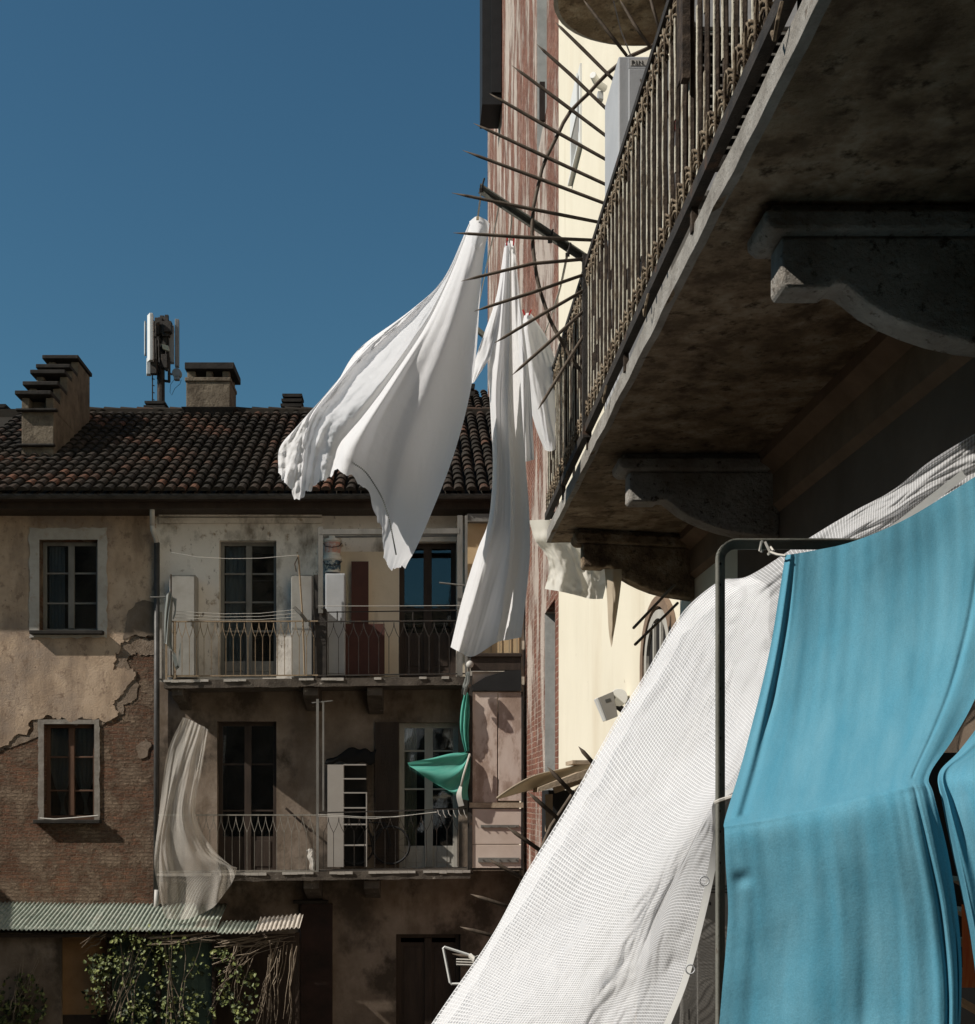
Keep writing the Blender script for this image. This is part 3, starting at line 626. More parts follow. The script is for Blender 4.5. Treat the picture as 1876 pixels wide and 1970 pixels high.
# ------------------------------------------------------------------ enclosed cabin at the right end of the balconies
cab = thing('balcony_cabin', 'enclosed pinkish metal panelled cabin hanging at the right end of the balconies', 'cabin', (fx(955), BY, pz(1676, BY)))
CY = BY-.02
def cbox(u0, u1, v0, v1, y0, y1): return MB().box(px(u0, CY), px(u1, CY), y0, y1, pz(v1, CY), pz(v0, CY))
cbox(909, 957, 1331, 1544, CY, CY+.04).build('panel', m_pinkpanel, cab, bevel=.008)
cbox(959, 1005, 1331, 1541, CY, CY+.04).build('panel', m_pinkpanel, cab, bevel=.008)
cbox(907, 1003, 1556, 1624, CY, CY+.04).build('panel', m_pinkpanel2, cab, bevel=.006)
cbox(907, 1003, 1625.5, 1670, CY+.002, CY+.04).build('panel', m_pinkpanel2, cab, bevel=.006)
m = cbox(903, 1007, 1544, 1554, CY-.03, CY+.06); m.v += []; m.build('frame', m_batten, cab)
m = cbox(903, 909, 1300, 1670, CY-.02, CY+.05); m.box(px(1003, CY), px(1006, CY), CY-.012, CY+.03, pz(1672, CY), pz(1331, CY)); m.box(px(903, CY), px(1007, CY), CY+.045, D-.06, pz(1674, CY), pz(1671, CY)); m.build('frame', m_iron, cab)
for v in (1587, 1650):
    m = cbox(925 if v < 1600 else 920, 998, v, v+(5 if v < 1600 else 9), CY-.03, CY-.001)
    for k in range(5): u = 928+k*16; m.tube([P(u, v+3, CY-.03), P(u, v+3, CY-.055)], .012, 6)
    m.build('hook_rail', m_greywood, cab)
m = cbox(906, 1003, 1256, 1290, CY, CY+.10); m.box(px(900, CY), px(1004, CY), CY-.05, CY+.15, pz(1264, CY), pz(1257, CY)); m.build('beam', m_darkwood, cab, bevel=.01)
cbox(909, 1003, 1291, 1330, CY+.10, CY+.14).build('transom_panel', m_pinkpanel2, cab)
m = MB(); m.prism([P(909, 1329, CY-.05), P(909, 1318, CY-.05), P(935, 1302, CY-.05), P(975, 1290, CY-.05), P(1003, 1289, CY-.05), P(1003, 1329, CY-.05)], (0, .1, 0)); m.build('dark_board', m_black, cab)
cbox(899, 1003, 1000, 1210, CY+.3, CY+.34).build('blind', m_ochre, cab)
m = cbox(899, 1003, 986, 1001, CY+.1, CY+.2); m.build('header', m_greywood, cab)
cbox(915, 1003, 1212, 1255, CY+.2, CY+.24).build('slat_panel', m_ochre, cab)
m = MB()
for u in (928, 945, 962, 980, 995): m.bar(P(u, 1212, CY+.18), P(u, 1255, CY+.18), .01)
m.build('bars', m_greywood, cab)
MB().lathe(P(904, 1280, CY-.02), [(.02, -.06), (.06, -.03), (.075, .02), (.06, .06), (.02, .09)], 10).build('knob', m_pvc, cab, smooth=True)
MB().box(px(1003.5, 23.6), px(1009, 23.6), 23.6, D, 0, pz(1150, 23.6)).build('quoin', m_cream_edge, house)

# ------------------------------------------------------------------ things on the two balconies
def cabinet(label, u0, u1, v0, v1, Y, dep, mat, name='cabinet', cat='cabinet', group=None, seam=True):
    t = thing(name, label, cat, P((u0+u1)/2, v1, Y), group)
    MB().box(px(u0, Y), px(u1, Y), Y, Y+dep, pz(v1, Y), pz(v0, Y)).build('body', mat, t, bevel=.012)
    x0, x1, z0, z1 = px(u0, Y)+.02, px(u1, Y)-.02, pz(v1, Y)+.05, pz(v0, Y)-.03
    MB().box(x0, x1, Y-.02, Y-.002, z0, z1).build('door', mat, t, bevel=.005)
    MB().box(x1-.07, x1-.05, Y-.04, Y-.021, (z0+z1)/2, (z0+z1)/2+.12).build('handle', m_greywood, t)
    return t
cabinet('white cabinet with diagonal shadows at the left end of the upper balcony', 326, 376, 1106, 1304, 23.75, .35, m_white_metal)
cabinet('pale cabinet just left of the balcony divider', 560, 602, 1106, 1304, 23.75, .35, m_white_metal)
cabinet('grey cabinet under two stacked buckets', 626, 664, 1103, 1300, 23.70, .42, m_grey_metal)
t = thing('board', 'tall maroon board leaning on the beige balcony wall', 'board', P(692, 1300, 23.95))
MB().box(px(676, 23.95), px(709, 23.95), 23.95, 23.99, pz(1200, 23.95), pz(1080, 23.95)).build('upper_board', m_maroon, t)
MB().box(px(652, 23.85), px(740, 23.85), 23.85, 23.90, pz(1300, 23.85), pz(1200, 23.85)).build('lower_board', m_maroon, t)
def bucket(v0, v1, mats, label):
    Y = 23.9; s_ = Y/F; c_ = P(640, v1, Y); h = (v1-v0)*s_; r = 17*s_
    t = thing('bucket', label, 'bucket', c_, 'buckets on the grey cabinet')
    MB().lathe(c_, [(r*.86, .002), (r*.93, h*.75), (r*1.06, h*.76), (r*1.06, h*.86), (r*1.0, h*.87), (r*1.0, h*.995)], 24).build('tub', m_bucket, t, smooth=False)
    MB().lathe(c_, [(r*.885, h*.12), (r*.955, h*.70)], 24).build('label_band', mats, t)
    MB().tube([c_+Vector((-r*1.05, 0, h*.7)), c_+Vector((-r*.8, -r*.8, h*.45)), c_+Vector((0, -r*1.15, h*.35)), c_+Vector((r*.8, -r*.8, h*.45)), c_+Vector((r*1.05, 0, h*.7))], .008, 5).build('handle', m_iron, t)
bucket(1070, 1103, m_bucket_blue, 'lower of two stacked buckets, white with a dark blue label')
bucket(1034, 1069.5, m_bucket_label, 'upper of two stacked buckets, white with a faded pink and grey label')
t = thing('drying_pole', 'left clothesline pole leaning on the tan railing', 'pole', P(329, 1290, 23.2), 'clothesline poles')
MB().tube([P(329, 1300, 23.22), P(329, 1105, 23.22)], .016, 6).build('shaft', m_rust, t); MB().tube([P(289, 1149, 23.2), P(330, 1149, 23.2)], .014, 6).build('cross_arm', m_greywood, t)
t = thing('drying_pole', 'right leaning clothesline pole on the upper balcony, hooked at its top', 'pole', P(587, 1298, 23.2), 'clothesline poles')
MB().tube([P(586, 1298, 23.2), P(583, 1200, 23.2), P(574, 1068, 23.2)], .018, 6).build('shaft', m_tan_iron, t)
MB().tube([P(574, 1070, 23.2), P(567, 1085, 23.15), P(570, 1100, 23.15)], .012, 6).build('hook', m_rust, t)
MB().tube([P(566, 1168, 23.1), P(578, 1180, 23.1), P(590, 1195, 23.2)], .035, 6).build('clamp', m_greywood, t)
tag(MB().tube([P(329, 1063, 23.22), P(380, 1072, 23.22), P(440, 1075, 23.22), P(500, 1074, 23.22), P(574, 1068, 23.22)], .006, 4).build('clothesline', m_cord), 'upper white clothesline strung across the door of the tan railed balcony', 'clothesline')
m = MB()
for k in range(3): m.tube([P(334, 1176+k*6, 23.1), P(430, 1181+k*6, 23.1), P(500, 1180+k*6, 23.1), P(570, 1173+k*7, 23.1)], .005, 4)
tag(m.build('clothesline', m_cord), 'three slack lines just above the tan railing', 'clothesline')
tag(MB().tube([P(612, 1166, 23.2), P(750, 1166, 23.2), P(890, 1165, 23.2)], .006, 4).build('clothesline', m_cord), 'single taut line above the black railing of the upper balcony', 'clothesline')
tag(MB().tube([P(845, 1121, 23.1), P(898, 1127, 23.1)], .016, 6).build('curtain_rod', m_greywood), 'short grey rod before the dark glazed door', 'rod')
m = MB(); m.tube([P(612, 1567, 23.15), P(700, 1572, 23.15), P(760, 1572, 23.15), P(840, 1562, 23.15)], .006, 4); m.tube([P(612, 1570, 23.15), P(720, 1575, 23.15), P(840, 1563, 23.15)], .005, 4)
for k in range(6): u = 842+k*10; m.tube([P(u, 1558, 23.15), P(u+2, 1566, 23.15), P(u+6, 1570+3*(k % 2), 23.15)], .007, 4)
tag(m.build('clothesline', m_cord), 'drooping line with clipped pegs over the lower black railing', 'clothesline')
# rag tied to the left pole
m = MB().loft([[(318, 1148, 23.1), (316, 1200, 23.05), (317, 1235, 23.1), (314, 1294-60, 23.1)], [(327, 1138, 23.0), (323, 1180, 23.0), (321, 1230, 23.0), (322, 1242, 23.0)], [(333, 1150, 23.1), (331, 1190, 23.1), (330, 1235, 23.1), (337, 1262, 23.1)]], 16, 30, lambda q, a, b: Vector((q.x, q.y, q.z+.03*math.sin(a*14+b*5))))
m.loft([[(330, 1148, 23.05), (336, 1170, 23.05), (332, 1190, 23.05)], [(340, 1152, 23.05), (338, 1180, 23.05), (334, 1192, 23.05)]], 6, 10)
m.loft([[(331, 1260, 23.05), (340, 1290, 23.05), (346, 1300-64, 23.05)], [(337, 1255, 23.05), (346, 1285, 23.05), (348, 1300-62, 23.05)]], 5, 8)
tag(m.build('rag', m_greycloth, smooth=True), 'dark green and grey rag knotted to the left clothesline pole', 'rag')
# shelf unit, blanket, bicycle on the lower balcony
t = thing('shelf_unit', 'white shelf unit with a closed left side on the lower balcony', 'shelf', P(665, 1668, 23.8))
Y = 23.75; m_shelf = M('white laminate', [(.3, (.30, .275, .245)), (.7, (.34, .315, .285))], 3, .6, 0)
MB().box(px(630, Y), px(661, Y), Y, Y+.35, pz(1668, Y), pz(1471, Y)).build('door_panel', m_shelf, t)
MB().box(px(661, Y), px(704, Y), Y+.34, Y+.35, pz(1668, Y), pz(1471, Y)).build('back_panel', m_black, t)
m = MB()
for v in (1470, 1497, 1524, 1553, 1585, 1625): m.box(px(661, Y), px(704, Y), Y, Y+.339, pz(v+2.5, Y), pz(v, Y))
m.box(px(704, Y), px(706, Y), Y, Y+.35, pz(1668, Y), pz(1524, Y)); m.build('shelf', m_shelf, t)
t = MB().loft([[(625, 1469, 23.8), (660, 1467, 23.8), (700, 1469, 23.8), (722, 1470, 23.8)], [(628, 1462, 23.78), (665, 1455, 23.76), (700, 1450, 23.78), (722, 1452, 23.8)], [(635, 1460, 23.9), (680, 1440, 23.9), (705, 1444, 23.9), (724, 1446, 23.95)]], 8, 20, lambda q, a, b: Vector((q.x, q.y+3*math.sin(b*17), q.z)))
tag(t.build('blanket', m_darkcloth, smooth=True, solid=.03), 'dark blanket heaped on top of the white shelf unit', 'blanket')
bk = thing('bicycle', 'dark bicycle parked behind the lower black railing', 'bicycle', P(700, 1672, 23.6))
Y = 23.95; ra = 36*Y/F
for u in (684, 752):
    c_ = P(u, 1626, Y)
    w_ = MB().tube([c_+Vector((ra*math.cos(a), 0, ra*math.sin(a))) for a in [2*math.pi*k/28 for k in range(28)]], .022, 6, closed=True)
    w_ = w_.build('wheel', m_black, bk, smooth=True)
    s2 = MB()
    for k in range(12): a = math.pi*2*k/12; s2.tube([c_, c_+Vector((ra*math.cos(a), 0, ra*math.sin(a)))], .003, 3)
    s2.lathe(c_-Vector((0, 0, .02)), [(.02, 0), (.02, .04)], 8); s2.build('spokes', m_black, w_)
m = MB(); A = P(684, 1626, Y); B = P(752, 1626, Y); Cc = P(716, 1628, Y); Dd = P(707, 1582, Y); E = P(742, 1584, Y)
for a, b in ((A, Cc), (A, Dd), (Cc, Dd), (Cc, E), (Dd, E), (E, B)): m.tube([a, b], .016, 6)
m.build('frame', m_black, bk); MB().tube([P(736, 1572, Y-.2), P(742, 1576, Y), P(738, 1572, Y+.15)], .014, 6).build('handlebar', m_black, bk)
MB().loft([[P(698, 1576, Y)-Vector((0, .06, 0)), P(716, 1578, Y)-Vector((0, .02, 0))], [P(698, 1574, Y)+Vector((0, .06, 0)), P(716, 1578, Y)+Vector((0, .02, 0))]], 4, 4, pix=False).build('saddle', m_black, bk, solid=.04)
# white bag on the floor, slats
tag(MB().loft([[(590, 1636, 23.5), (594, 1655, 23.4), (598, 1676, 23.4)], [(598, 1632, 23.45), (602, 1655, 23.3), (606, 1677, 23.3)], [(606, 1638, 23.5), (610, 1658, 23.4), (610, 1676, 23.4)]], 10, 14, lambda q, a, b: Vector((q.x+1.5*math.sin(b*13), q.y, q.z))).build('plastic_bag', m_surround, smooth=True, solid=.01), 'crumpled white bag behind the grey railing by the white post', 'bag')
tag(MB().bar(P(1250-700, 1555, 24.0), P(600, 1600, 23.9), .04).build('stick', m_darkwood), 'dark stick leaning on the wall behind the grey lower railing', 'stick')
# shade net
nw = lambda q, a, b: Vector((q.x+5*n3((a*5, b*4, 0), 1, 66)*min(1, b*3), q.y+4*n3((a*7, b*3, 3), 1, 68)*b, q.z+.22*n3((a*6+b*2, b*2.2, 0), 1, 67)*(.3+b)+.05*n3((a*17, b*5, 0), 1, 69)))
m = MB().loft([[(352, 1380, 23.4), (322, 1450, 23.2), (306, 1560, 23.1), (298, 1650, 23.0), (306, 1720, 23.0), (316, 1765, 23.0)],
               [(366, 1385, 23.4), (338, 1470, 23.1), (320, 1570, 23.0), (318, 1650, 22.95), (330, 1720, 22.95), (345, 1770, 22.9)],
               [(385, 1395, 23.3), (360, 1480, 23.1), (345, 1565, 23.0), (360, 1640, 22.9), (398, 1690, 22.9), (408, 1748, 22.9)],
               [(392, 1398, 23.3), (378, 1480, 23.1), (366, 1565, 23.0), (395, 1640, 22.9), (436, 1672, 22.9), (440, 1712, 22.9)],
               [(400, 1404, 23.3), (388, 1480, 23.1), (376, 1568, 23.05), (408, 1632, 22.95), (440, 1662, 22.9), (457, 1668, 22.9)]], 60, 70, nw)
tag(m.build('shade_net', m_net, smooth=True), 'torn beige shade net tied to the lower balcony and trailing over the corrugated roof', 'net')
# green cloth tied to the cabin post
gw = lambda q, a, b: Vector((q.x, q.y+1.5*math.sin(a*15+b*7), q.z+.05*math.sin(a*16+b*6)))
m = MB().loft([[(893, 1330, 23.20), (886, 1370, 23.20), (886, 1410, 23.20), (895, 1447, 23.20)], [(897, 1332, 23.15), (894, 1370, 23.12), (895, 1410, 23.12), (900, 1445, 23.18)], [(902, 1335, 23.20), (904, 1370, 23.20), (902, 1410, 23.20), (904, 1447, 23.20)]], 14, 30, gw)
m.loft([[(898, 1446, 23.20), (870, 1448, 23.15), (830, 1460, 23.10), (784, 1466, 23.07)], [(899, 1449, 23.18), (872, 1456, 23.10), (832, 1468, 23.05), (790, 1476, 23.05)], [(900, 1452, 23.15), (876, 1475, 23.05), (845, 1490, 23.00), (812, 1490, 23.02)], [(901, 1454, 23.15), (884, 1490, 23.05), (862, 1515, 23.00), (845, 1512, 23.02)], [(903, 1456, 23.18), (896, 1490, 23.10), (884, 1520, 23.05), (878, 1531, 23.05)], [(905, 1457, 23.20), (904, 1495, 23.15), (900, 1520, 23.12), (902, 1540, 23.12)]], 40, 36, gw)
tag(m.build('green_cloth', m_green, smooth=True), 'green cloth knotted to the dark cabin post and blowing sideways', 'cloth')
m = MB().tube([P(904, 1450, 23.05), P(892, 1490, 23.02), P(886, 1515, 23.02)], .02, 5)
m.loft([[(884, 1512, 22.75), (878, 1530, 22.7), (882, 1552, 22.75)], [(889, 1514, 22.7), (888, 1530, 22.65), (893, 1550, 22.7)]], 6, 10)
tag(m.build('plastic_strip', m_plastic_sheet, smooth=True), 'torn translucent strip hanging beside the green cloth', 'strip')
tag(MB().loft([[(898, 1293, 23.05), (890, 1320, 23.0), (888, 1335, 23.0)], [(903, 1292, 23.0), (902, 1315, 22.95), (896, 1338, 22.95)]], 6, 12, gw).build('rag', m_greycloth, smooth=True), 'small grey rag wrapped round the top of the cabin post', 'rag')

# ------------------------------------------------------------------ lean-to shed with corrugated roof, ivy
shed = thing('shed', 'lean-to shed with green corrugated roof at the foot of the brick wall', 'shed', (fx(250), D, 0))
def corr(ua, ub, va, vb, Ya, Yb, mat, seam=1.25, sag=0, tilt=0):
    x0, x1 = px(ua, Yb), px(ub, Yb); n = int((x1-x0)/.012); mb = MB(); m_ = 7
    i0 = 0
    for j in range(m_):
        t = j/(m_-1); Y = Ya+(Yb-Ya)*t; z0 = pz(va, Ya)+(pz(vb, Yb)-pz(va, Ya))*t
        for i in range(n+1):
            x = x0+(x1-x0)*i/n; sh_ = int(x/seam)
            z = z0+.018*math.sin(x*2*math.pi/.085)+.012*((sh_*37 % 5)/5-.5)-sag*math.sin(math.pi*i/n)+tilt*(i/n)+.008*n3((x, Y, 0), 2)
            mb.v.append(Vector((x, Y-.05*((sh_*53 % 7)/7)*t, z)))
    for j in range(m_-1):
        for i in range(n): a = j*(n+1)+i; mb.f.append((a, a+n+1, a+n+2, a+1))
    return mb.build('roof_sheet', mat, shed, smooth=True, solid=.008)
corr(-260, 415, 1735, 1786, D-.05, 22.75, m_corr, tilt=-.05)
corr(416, 492, 1772, 1794, 23.5, 22.7, m_corr)
corr(492, 577, 1765, 1791, 23.4, 22.68, m_corr_pale, tilt=.06)
m = MB(); m.box(px(-260, 23.0), px(206, 23.0)-.9, 23.05, 23.15, 0, 2.45); m.build('ochre_wall', m_plaster_low, shed)
MB().plate(rect(60, 208, 1796, 1952, 23.3), [], 23.3, .08).build('ochre_panel', M('ochre board', [(.3, (.24, .13, .06)), (.7, (.36, .21, .10))], 1.5, .85, .2, 20), shed)
MB().plate(rect(60, 208, 1953, 2060, 23.25), [], 23.25, .08).build('dark_board', m_darkwood, shed)
for u0, u1 in ((212, 302), (308, 408)):
    m = MB(); m.box(px(u0, 23.2), px(u1, 23.2), 23.2, 23.28, .05, pz(1797, 23.2))
    k = u0
    while k < u1: m.box(px(k, 23.2), px(k, 23.2)+.012, 23.188, 23.199, .05, pz(1797, 23.2)); k += 15
    m.build('door', m_green_door, shed)
for u0, u1 in ((408, 415), (300, 309), (206, 213), (568, 576)): MB().box(px(u0, 23.1), px(u1, 23.1), 23.08, 23.19, 0, pz(1794, 23.1)).build('post', m_darkwood, shed)
MB().box(px(410, 23.9), px(570, 23.9), 23.9, 24.1, 0, pz(1800, 23.9)).build('back_board', m_darkwood, shed)
m = MB(); m.box(px(-200, 22.9), px(570, 22.9), 22.86, 22.93, pz(1803, 22.9), pz(1797, 22.9)); m.build('eave_beam', m_darkwood, shed)

def ivy(name, label, blobs, seed, twigs, Y0=22.85, nleaf=1500):
    random.seed(seed); t = thing(name, label, 'ivy', (px(blobs[0][0], Y0), Y0, 0))
    def leaves(count, size, dy, spread):
        mb = MB()
        for _ in range(count):
            bu, bv, ru, rv, wgt = random.choices(blobs, [b[4] for b in blobs])[0]
            a = random.uniform(0, 6.283); r = math.sqrt(random.random())*spread
            u = bu+math.cos(a)*r*ru; v = bv+math.sin(a)*r*rv
            if n3((u/26., v/26., 0), 1, seed)+.4*n3((u/9., v/9., 0), 1, seed) < (.04 if dy < 0 else -.08) and random.random() < .9: continue
            p = P(u, v, Y0+random.uniform(-.12, .18)+dy); s_ = size*random.uniform(.4, 1.35)
            nrm = Vector((random.uniform(-1, .6), random.uniform(-1.3, .1), random.uniform(-.3, 1.2))).normalized()
            x = nrm.cross(Vector((random.uniform(-1, 1), random.uniform(-1, 1), random.uniform(-1, 1)))).normalized(); y = nrm.cross(x)
            tip = p+y*s_*1.2; l = p-x*s_*.75+y*s_*.15+nrm*s_*.25; r_ = p+x*s_*.75+y*s_*.15+nrm*s_*.25; b = p-y*s_*.55
            l2 = p-x*s_*.5-y*s_*.7+nrm*s_*.1; r2 = p+x*s_*.5-y*s_*.7+nrm*s_*.1
            mb.quad(tip, l, l2, b); mb.quad(tip, b, r2, r_)
        return mb
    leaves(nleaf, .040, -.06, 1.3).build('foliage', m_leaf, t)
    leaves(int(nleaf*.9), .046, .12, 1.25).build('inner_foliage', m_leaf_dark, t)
    tw = MB()
    for (u0, v0, u1, v1, cnt, sp_) in twigs:
        for _ in range(cnt):
            a = Vector((u0+random.uniform(-sp_, sp_), v0+random.uniform(-sp_, sp_), Y0+random.uniform(-.1, .15))); b = Vector((u1+random.uniform(-sp_, sp_)*1.6, v1+random.uniform(-sp_, sp_)*1.6, Y0+random.uniform(-.1, .2)))
            pts = []
            for k in range(7):
                f = k/6; q = a.lerp(b, f); amp = 9*math.sin(math.pi*f)+3
                pts.append(P(q.x+amp*n3((f*3, _, u0), 1, seed), q.y+amp*n3((f*3, _+5, v0), 1, seed), q.z))
            tw.tube(pts, .010, 4, .003)
    tw.build('stem', m_twig, t)
ivy('ivy', 'large ivy with yellow-green leaves climbing over the green shed doors', [(245, 1890, 70, 75, 3), (290, 1820, 70, 30, 1.2), (240, 1830, 35, 25, 1), (360, 1900, 45, 60, 1), (300, 1950, 90, 30, 1.6), (190, 1870, 20, 30, .5)], 11,
    [(200, 1800, 160, 1830, 6, 10), (290, 1810, 420, 1800, 14, 8), (420, 1815, 560, 1800, 12, 8), (230, 1960, 260, 1800, 10, 25), (340, 1960, 350, 1810, 8, 25)])
ivy('ivy', 'sparse ivy with a small leaf cluster and bare twigs under the pale corrugated sheet', [(455, 1900, 32, 40, 1), (425, 1850, 20, 20, .7), (470, 1940, 25, 25, .6)], 23,
    [(535, 1825, 510, 1960, 13, 20), (560, 1820, 540, 1960, 6, 12), (470, 1830, 430, 1930, 12, 20), (420, 1860, 540, 1820, 8, 20)], nleaf=420)
ivy('ivy', 'low ivy bush in the bottom left corner', [(40, 1930, 40, 45, 1), (10, 1950, 40, 40, 1)], 31, [(20, 1960, 60, 1870, 8, 20)], nleaf=420)
random.seed(99)

# ------------------------------------------------------------------ antenna mast behind the ridge
AY = 32.0
am = thing('antenna_mast', 'mobile phone antenna mast with white panels behind the tiled ridge', 'antenna', P(309, 800, AY))
def a4(x): return (340+x/6.57)*.7504
def b4(y): return (780+y/6.57)*.7504
MB().tube([P(a4(478), 810, AY), P(a4(478), b4(900), AY), P(a4(470), b4(330), AY)], [.105, .10, .05], 10).build('pole', m_iron, am)
def panel(x0, x1, y0, y1, Y, w, mat, name='panel_antenna', round_=False):
    xa, xb = px(a4(x0), Y), px(a4(x1), Y)
    mb = MB(); fr = xa+(xb-xa)*w
    mb.prism([(xa, Y+.18, pz(b4(y1), Y)), (fr, Y, pz(b4(y1), Y)), (xb, Y+.02, pz(b4(y1), Y)), (xb-.02, Y+.2, pz(b4(y1), Y))], (0, 0, pz(b4(y0), Y)-pz(b4(y1), Y)))
    mb.build(name, mat, am, bevel=.012)
panel(218, 340, 140, 935, AY-.5, .58, m_antenna); panel(170, 218, 270, 830, AY+.3, .65, m_antenna); panel(207, 300, 900, 1170, AY-.2, .3, m_antenna)
panel(695, 778, 240, 1035, AY+.2, .2, m_antgrey); panel(585, 690, 345, 970, AY-.1, .25, m_antgrey)
m = MB(); random.seed(5)
for k in range(46):
    x, y = random.uniform(345, 600), random.uniform(260, 1080)
    if abs(x-478) > 100 and y < 330: continue
    p = P(a4(x), b4(y), AY+random.uniform(-.25, .25)); w, h = random.uniform(.03, .10), random.uniform(.05, .22)
    m.box(p.x-w, p.x+w, p.y-w, p.y+w, p.z-h, p.z+h)
m.build('radio_units', m_iron, am, bevel=.008)
m = MB()
for x0, y0, x1, y1 in ((300, 420, 690, 420), (300, 700, 700, 700), (240, 1000, 640, 1000), (340, 280, 700, 470), (300, 860, 690, 920)): m.tube([P(a4(x0), b4(y0), AY-.1), P(a4(x1), b4(y1), AY)], .025, 6)
for x in (360, 395, 440, 560, 600): m.tube([P(a4(x), b4(300+random.random()*120), AY-.2), P(a4(x+10), b4(1050), AY-.1)], .022, 5)
m.tube([P(a4(615), b4(900), AY-.1), P(a4(615), b4(1310), AY-.1)], .04, 6); m.tube([P(a4(540), b4(1290), AY), P(a4(630), b4(1305), AY)], .035, 6)
m.build('bracket', m_iron, am)
m = MB()
for k in range(8): m.tube([P(a4(410+random.uniform(-20, 60)), b4(900+k*40), AY-.15), P(a4(440+random.uniform(-20, 60)), b4(980+k*40), AY-.18), P(a4(425+random.uniform(-20, 60)), b4(1060+k*50), AY-.15)], .012, 4)
m.tube([P(a4(700), b4(1270), AY), P(a4(640), b4(1350), AY), P(a4(630), b4(1480), AY), P(a4(660), b4(1530), AY), P(a4(710), b4(1420), AY), P(a4(800), b4(1340), AY), P(a4(820), b4(1270), AY)], .007, 4)
m.build('cables', m_black, am)
m = MB(); m.tube([P(a4(335), b4(940), AY), P(a4(335), b4(1640), AY)], .018, 5)
for y in (1250, 1360, 1480, 1600): m.tube([P(a4(325), b4(y), AY), P(a4(370), b4(y+15), AY)], .014, 4)
m.build('climbing_pegs', m_iron, am)
c_ = P(a4(738), b4(1150), AY-.1); r = 78/6.57*.7504*AY/F
m = MB(); m.prism([c_+Vector((r*math.cos(a), 0, r*math.sin(a))) for a in [2*math.pi*k/24 for k in range(24)]], (0, .18, 0)); m.box(c_.x-r*.6, c_.x+r*.55, c_.y, c_.y+.16, c_.z-r*1.45, c_.z-r*.6); m.tube([c_+Vector((-r, .1, -.02)), P(a4(615), b4(1160), AY)], .03, 6)
m.build('dish', m_antgrey, am, bevel=.02)
p = P(a4(550), b4(715), AY-.3); MB().prism([p+Vector((-.10, 0, .08)), p+Vector((.08, 0, .03)), p+Vector((.10, 0, -.11)), p+Vector((-.07, 0, -.05))], (0, .1, 0)).build('control_box', M('beige box', [(.3, (.40, .40, .30)), (.7, (.46, .45, .35))], 3, .6, 0), am)

# ================================================================== TALL BUILDING ON THE RIGHT (wall x = WX, seen along its length)
WX = 2.15; TB = thing('tall_building', 'tall cream rendered building with worn red brick strip along its far end', 'building', (WX, 12, 0))
ZTOP = CZ+24
def wy(u, X=WX): return F*X/(u-U0)          # depth at which a point of the wall shows at column u
def sidewall(y0, y1, holes, name, mat, zt=ZTOP, th=.4, zb=0.):
    mb = MB(); mb.plate([(y0, zb), (y1, zb), (y1, zt), (y0, zt)], holes, 0, th)
    for i, p in enumerate(mb.v): mb.v[i] = Vector((WX+p.y, p.x, p.z))
    mb.f = [tuple(reversed(f)) for f in mb.f]
    return mb.build(name, mat, TB)
YB = wy(1075)                                # brick / cream boundary
def wz(u, v): Y = wy(u); return pz(v, Y)
# slit windows of the brick strip: (y0, y1, z0, z1)
bw1 = (wy(1052), wy(1033), wz(1052, 205), wz(1040, 10)+1.5)
bw2 = (wy(1068), wy(1048), CZ-.5, wz(1052, 1175))
H = lambda b: [(b[0], b[2]), (b[1], b[2]), (b[1], b[3]), (b[0], b[3])]
sidewall(YB+.003, 36, [H(bw1), H(bw2)], 'brick_wall', m_tower_brick)
cw = (wy(1119), wy(1102), wz(1112, 300), wz(1112, 165))
aw0 = (8.6, 9.7)
sidewall(8.003, YB, [H(cw)], 'cream_wall', m_cream)
sidewall(-4, 8.00, [], 'shade_brown_wall', M('shade brown render', [(.3, (.10, .075, .055)), (.7, (.155, .118, .088))], 1.2, .9, .3, 30), CZ+6)  # brown colour stands in for the shade under the balcony
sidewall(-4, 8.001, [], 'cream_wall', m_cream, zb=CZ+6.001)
for b, mt in ((bw1, m_grey_reveal), (bw2, m_grey_reveal)):
    m = MB(); m.box(WX+.22, WX+.25, b[0]-.1, b[1]+.1, b[2]-.1, b[3]+.1); m.build('window', m_room, TB)
    m = MB(); m.box(WX+.004, WX+.21, b[1]-.012, b[1]-.001, b[2]+.001, b[3]-.001); m.box(WX-.012, WX-.001, b[0]-.02, b[0]-.001+.1, b[2]-.05, b[3]+.05) if 0 else None; m.build('window_reveal', mt, TB)
m = MB(); m.box(WX-.10, WX-.01, wy(1050), wy(1050)+.08, wz(1044, 262), wz(1044, 190)); m.build('shutter_bar', m_darkwood, TB)
m = MB(); w0, w1, z0, z1 = cw
m.box(WX+.10, WX+.14, w0, w1, z0, z1); wnd = m.build('window', m_room, TB)
m = MB()
for a, b in ((w0-.06, w0+.05), (w1-.05, w1+.06)): m.box(WX-.03, WX+.09, a, b, z0-.05, z1+.05)
m.box(WX-.03, WX+.09, w0+.051, w1-.051, z1-.03, z1+.05); m.box(WX-.06, WX+.09, w0-.08, w1+.08, z0-.09, z0-.051); m.box(WX+.02, WX+.08, (w0+w1)/2-.03, (w0+w1)/2+.03, z0, z1-.031)
m.build('frame', m_white_plastic, wnd)
MB().box(WX+.085, WX+.09, w0+.05, w1-.05, z0, z1).build('pane', m_glass, wnd)
m = MB(); m.box(WX-.05, WX-.031, w0+.1, w1-.1, z1-.5, z1+.02); m.build('window_blind', m_white_plastic, wnd)
